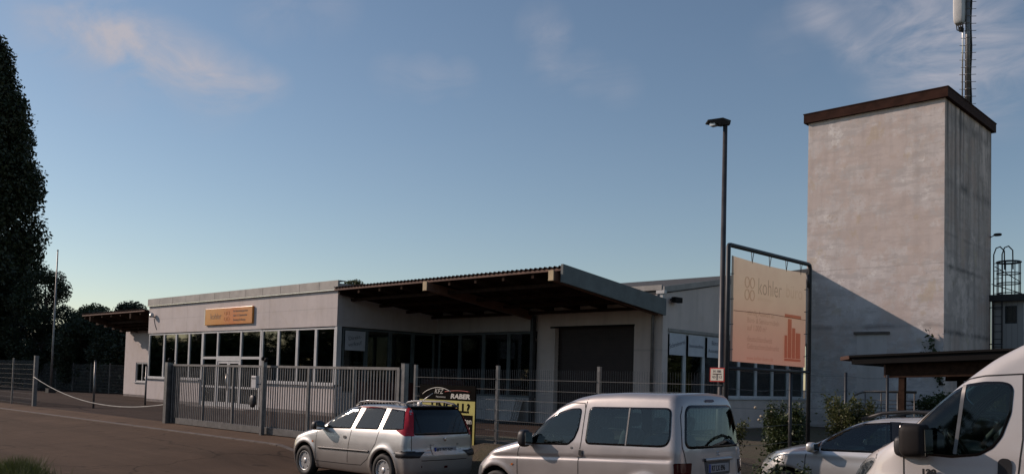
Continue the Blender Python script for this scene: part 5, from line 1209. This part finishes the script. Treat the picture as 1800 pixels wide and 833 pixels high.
bush('rose_shrub', -7.75, 15.5, .6, .62, .45, .95, 9000, .055, 'leaf_mid', 'loose green shrub with pale blossoms in front of the banner posts', flowers=7, stems=18)
bush('rose_shrub', -6.6, 15.9, .55, .62, .45, 1.15, 9000, .055, 'leaf_olive', 'taller olive-green shrub between the banner post and the wire fence', flowers=3, stems=18)
bush('weed_clump', -8.3, 14.3, .66, .5, .35, .55, 3500, .05, 'leaf_olive', 'low weeds behind the mesh fence beside the people carrier', stems=10)
e = empty('climbing_plant', (-10.4, 32.6, 2.2), 'green climbing plant on the lower right corner of the tower front', 'plant'); mb = MB(); pts = []
for k in range(9):
    ln = rnd.uniform(.9, 2.0); a = [(.02*k-.05, 0, 0), (-.08-.03*k, -.03, ln*.5), (-.18-.10*k*ln*.4+rnd.uniform(-.1, .1), -.05, ln)]; mb.tube(a, [.012, .008, .003], 5)
    for q in range(34): t_ = rnd.random()**.6; p = Vector(a[1]).lerp(Vector(a[2]), (t_-.5)*2) if t_ > .5 else Vector(a[0]).lerp(Vector(a[1]), t_*2); pts.append((p.x+rnd.gauss(0, .08), p.y-.03+rnd.gauss(0, .03), p.z+rnd.gauss(0, .08)))
mb.build('stem', M['bark'], e); leaves(0, pts, .13, M['leaf_mid'], 'foliage', e)
bush('garden_shrub', -7.0, 29.0, .5, 1.5, .8, 2.2, 7000, .09, 'leaf_olive', 'sunlit bushes seen through the carport', stems=18)
bush('garden_shrub', -9.6, 30.2, .5, 1.2, .8, 1.4, 5000, .09, 'leaf_mid', 'lower green bush left of the carport post at the tower foot', stems=14)
bush('foreground_shrub', -4.45, 8.9, .04, .42, .22, 1.02, 3500, .05, 'leaf_mid', 'leafy shrub tips in front of the compact car at the bottom edge', stems=12)
# verge grass: blades
nb = 16000; bx = NR.uniform(-22, -12, nb); by = 5.3+NR.normal(size=nb)*.18; cl_ = np.exp(-((bx+17.2)/.75)**2); keep = NR.random(nb) < .25+.9*cl_; bx = bx[keep]; by = by[keep]; cl_ = cl_[keep]; nb = len(bx)
hh = (.05+.12*NR.random(nb))*(.5+2.0*cl_); an_ = NR.random(nb)*6.283; wd = .006; z_ = g(bx, by); lx = NR.normal(size=nb)*hh*.35; ly = NR.normal(size=nb)*hh*.35
V = np.stack([np.stack([bx-wd*np.cos(an_), by-wd*np.sin(an_), z_], 1), np.stack([bx+wd*np.cos(an_), by+wd*np.sin(an_), z_], 1), np.stack([bx+lx, by+ly, z_+hh], 1)], 1).reshape(-1, 3)
tag(np_mesh('verge_grass', V, np.arange(nb*3).reshape(-1, 3), M['grass'], None, smooth=False), kind='stuff')

# ================================================================== SKY, SUN, CAMERA
sd = Vector((1, .45, -.524)).normalized()       # direction of the light
elev = math.asin(-sd.z); frm = -sd; rot = math.atan2(frm.x, frm.y)
wo = bpy.data.worlds.new('World'); S.world = wo; wo.use_nodes = True; n = wo.node_tree.nodes; l = wo.node_tree.links
sky = n.new('ShaderNodeTexSky'); sky.sky_type = 'NISHITA'; sky.sun_disc = False; sky.sun_elevation = elev; sky.sun_rotation = rot; sky.air_density = 1.1; sky.dust_density = .4; sky.ozone_density = 1.7; sky.altitude = 400
bg = n['Background']; bg.inputs[1].default_value = .112
tc = n.new('ShaderNodeTexCoord'); sep = n.new('ShaderNodeSeparateXYZ'); l.new(tc.outputs['Generated'], sep.inputs[0])
def wm(op, a, b=0.):
    q = n.new('ShaderNodeMath'); q.operation = op
    for i, v in enumerate((a, b)):
        if isinstance(v, bpy.types.NodeSocket): l.new(v, q.inputs[i])
        else: q.inputs[i].default_value = v
    return q.outputs[0]
zc = wm('MAXIMUM', sep.outputs[2], .03); cmb = n.new('ShaderNodeCombineXYZ'); l.new(wm('DIVIDE', sep.outputs[0], wm('ADD', zc, .12)), cmb.inputs[0]); l.new(wm('DIVIDE', sep.outputs[1], wm('ADD', zc, .12)), cmb.inputs[1])
def wn(scale, det, rough, loc, sc=(1, 1, 1), rz=0., dist=0.):
    m_ = n.new('ShaderNodeMapping'); m_.inputs['Location'].default_value = loc; m_.inputs['Scale'].default_value = sc; m_.inputs['Rotation'].default_value = (0, 0, rz); l.new(cmb.outputs[0], m_.inputs[0])
    t_ = n.new('ShaderNodeTexNoise'); t_.inputs['Scale'].default_value = scale; t_.inputs['Detail'].default_value = det; t_.inputs['Roughness'].default_value = rough; t_.inputs['Distortion'].default_value = dist; l.new(m_.outputs[0], t_.inputs['Vector']); return t_.outputs['Fac']
def wr(f, stops):
    r_ = n.new('ShaderNodeValToRGB'); e_ = r_.color_ramp.elements
    while len(e_) < len(stops): e_.new(.5)
    for i, (p, v) in enumerate(stops): e_[i].position = p; e_[i].color = (v, v, v, 1)
    l.new(f, r_.inputs[0]); return r_.outputs[0]
CL = []   # cirrus banks: direction (unit), radius, amount
def bank(dx, dy, dz, rad, amt):
    v = n.new('ShaderNodeVectorMath'); v.operation = 'DISTANCE'; l.new(tc.outputs['Generated'], v.inputs[0]); d_ = Vector((dx, dy, dz)).normalized(); v.inputs[1].default_value = d_
    return wm('MULTIPLY', wr(wm('DIVIDE', v.outputs['Value'], rad), [(0., 1.), (.35, .72), (1., 0.)]), amt)
bsum = 0.
for b_ in ((-0.905, 0.272, 0.329, 0.05, 0.5), (-0.896, 0.294, 0.332, 0.045, 0.9), (-0.887, 0.32, 0.334, 0.045, 0.9), (-0.876, 0.349, 0.333, 0.045, 0.9), (-0.871, 0.373, 0.32, 0.05, 1.0), (-0.862, 0.399, 0.313, 0.05, 1.1), (-0.85, 0.427, 0.309, 0.045, 1.0), (-0.836, 0.455, 0.306, 0.035, 0.9), (-0.822, 0.48, 0.305, 0.025, 0.6), (-0.89, 0.341, 0.304, 0.06, 0.35), (-0.856, 0.428, 0.29, 0.05, 0.35), (-0.337, 0.861, 0.38, 0.07, 0.55), (-0.311, 0.88, 0.359, 0.08, 0.55), (-0.273, 0.891, 0.363, 0.08, 0.55), (-0.295, 0.896, 0.331, 0.07, 0.6), (-0.246, 0.913, 0.324, 0.09, 0.55), (-0.269, 0.915, 0.302, 0.06, 0.5), (-0.327, 0.893, 0.309, 0.05, 0.35), (-0.225, 0.918, 0.326, 0.05, 0.5), (-0.393, 0.835, 0.385, 0.03, 0.7), (-0.381, 0.848, 0.37, 0.025, 0.7), (-0.368, 0.859, 0.356, 0.02, 0.7), (-0.358, 0.867, 0.346, 0.016, 0.5), (-0.42, 0.834, 0.358, 0.04, 0.25), (-0.747, 0.58, 0.327, 0.03, 0.4), (-0.724, 0.608, 0.326, 0.03, 0.6), (-0.699, 0.636, 0.329, 0.025, 0.4), (-0.623, 0.684, 0.379, 0.035, 0.5), (-0.611, 0.698, 0.373, 0.02, 0.4), (-0.627, 0.7, 0.342, 0.03, 0.4), (-0.598, 0.728, 0.336, 0.03, 0.45), (-0.571, 0.754, 0.324, 0.03, 0.35), (-0.774, 0.501, 0.388, 0.05, 0.4), (-0.805, 0.46, 0.374, 0.04, 0.4)):
    bsum = wm('ADD', bank(*b_), bsum)
streak = wn(3.0, 9, .6, (.3, .1, 0), (1.0, 1.6, 1), 1.1, .7); soft = wn(.9, 5, .55, (2, 1, 0), (1, 1.6, 1), .4, .4)
cm = wm('MULTIPLY', wr(streak, [(.34, 0.), (.85, 1.)]), wm('ADD', bsum, wm('MULTIPLY', wr(soft, [(.5, 0.), (.8, 1.)]), .07)))
mx = n.new('ShaderNodeMix'); mx.data_type = 'RGBA'; mx.clamp_factor = True; l.new(cm, mx.inputs[0]); l.new(sky.outputs[0], mx.inputs[6]); mx.inputs[7].default_value = (4.6, 4.7, 5.4, 1)
tn = n.new('ShaderNodeMix'); tn.data_type = 'RGBA'; tn.blend_type = 'MULTIPLY'; tn.inputs[0].default_value = 1.; l.new(mx.outputs[2], tn.inputs[6]); tn.inputs[7].default_value = (1.06, 1.015, .99, 1)
l.new(tn.outputs[2], bg.inputs[0])
sun = bpy.data.lights.new('sun', 'SUN'); sun.energy = 4.0; sun.angle = R(.5); sun.color = (1., .80, .68)
so = bpy.data.objects.new('sun', sun); C.objects.link(so); so.rotation_euler = sd.to_track_quat('-Z', 'Y').to_euler(); so.location = (-20, -10, 30)

cam = bpy.data.cameras.new('camera'); co = bpy.data.objects.new('camera', cam); C.objects.link(co); S.camera = co
fpx, yw, pt, rl_, cyp = 1539.368, .764786, .0449452, .0279663, 600.108
cyw, syw = math.cos(yw), math.sin(yw)
R0 = Vector((cyw, syw, 0)); F0 = Vector((-syw, cyw, 0)); U0 = Vector((0, 0, 1))
F2 = F0*math.cos(pt)+U0*math.sin(pt); U2 = U0*math.cos(pt)-F0*math.sin(pt); Rv = R0*math.cos(rl_)+U2*math.sin(rl_); Uv = U2*math.cos(rl_)-R0*math.sin(rl_)
co.matrix_world = Matrix(((Rv.x, Uv.x, -F2.x, 0), (Rv.y, Uv.y, -F2.y, 0), (Rv.z, Uv.z, -F2.z, 1.92), (0, 0, 0, 1)))
cam.sensor_fit = 'HORIZONTAL'; cam.sensor_width = 36; cam.lens = fpx/1800*36; cam.shift_y = (cyp-416.5)/1800; cam.clip_end = 3000; cam.clip_start = .05
vs = S.view_settings; vs.view_transform = 'Standard'; vs.look = 'None'; vs.gamma = 1; vs.exposure = -.25; vs.use_curve_mapping = False
S.cycles.max_bounces = 8; S.cycles.transparent_max_bounces = 24; S.cycles.use_denoising = True
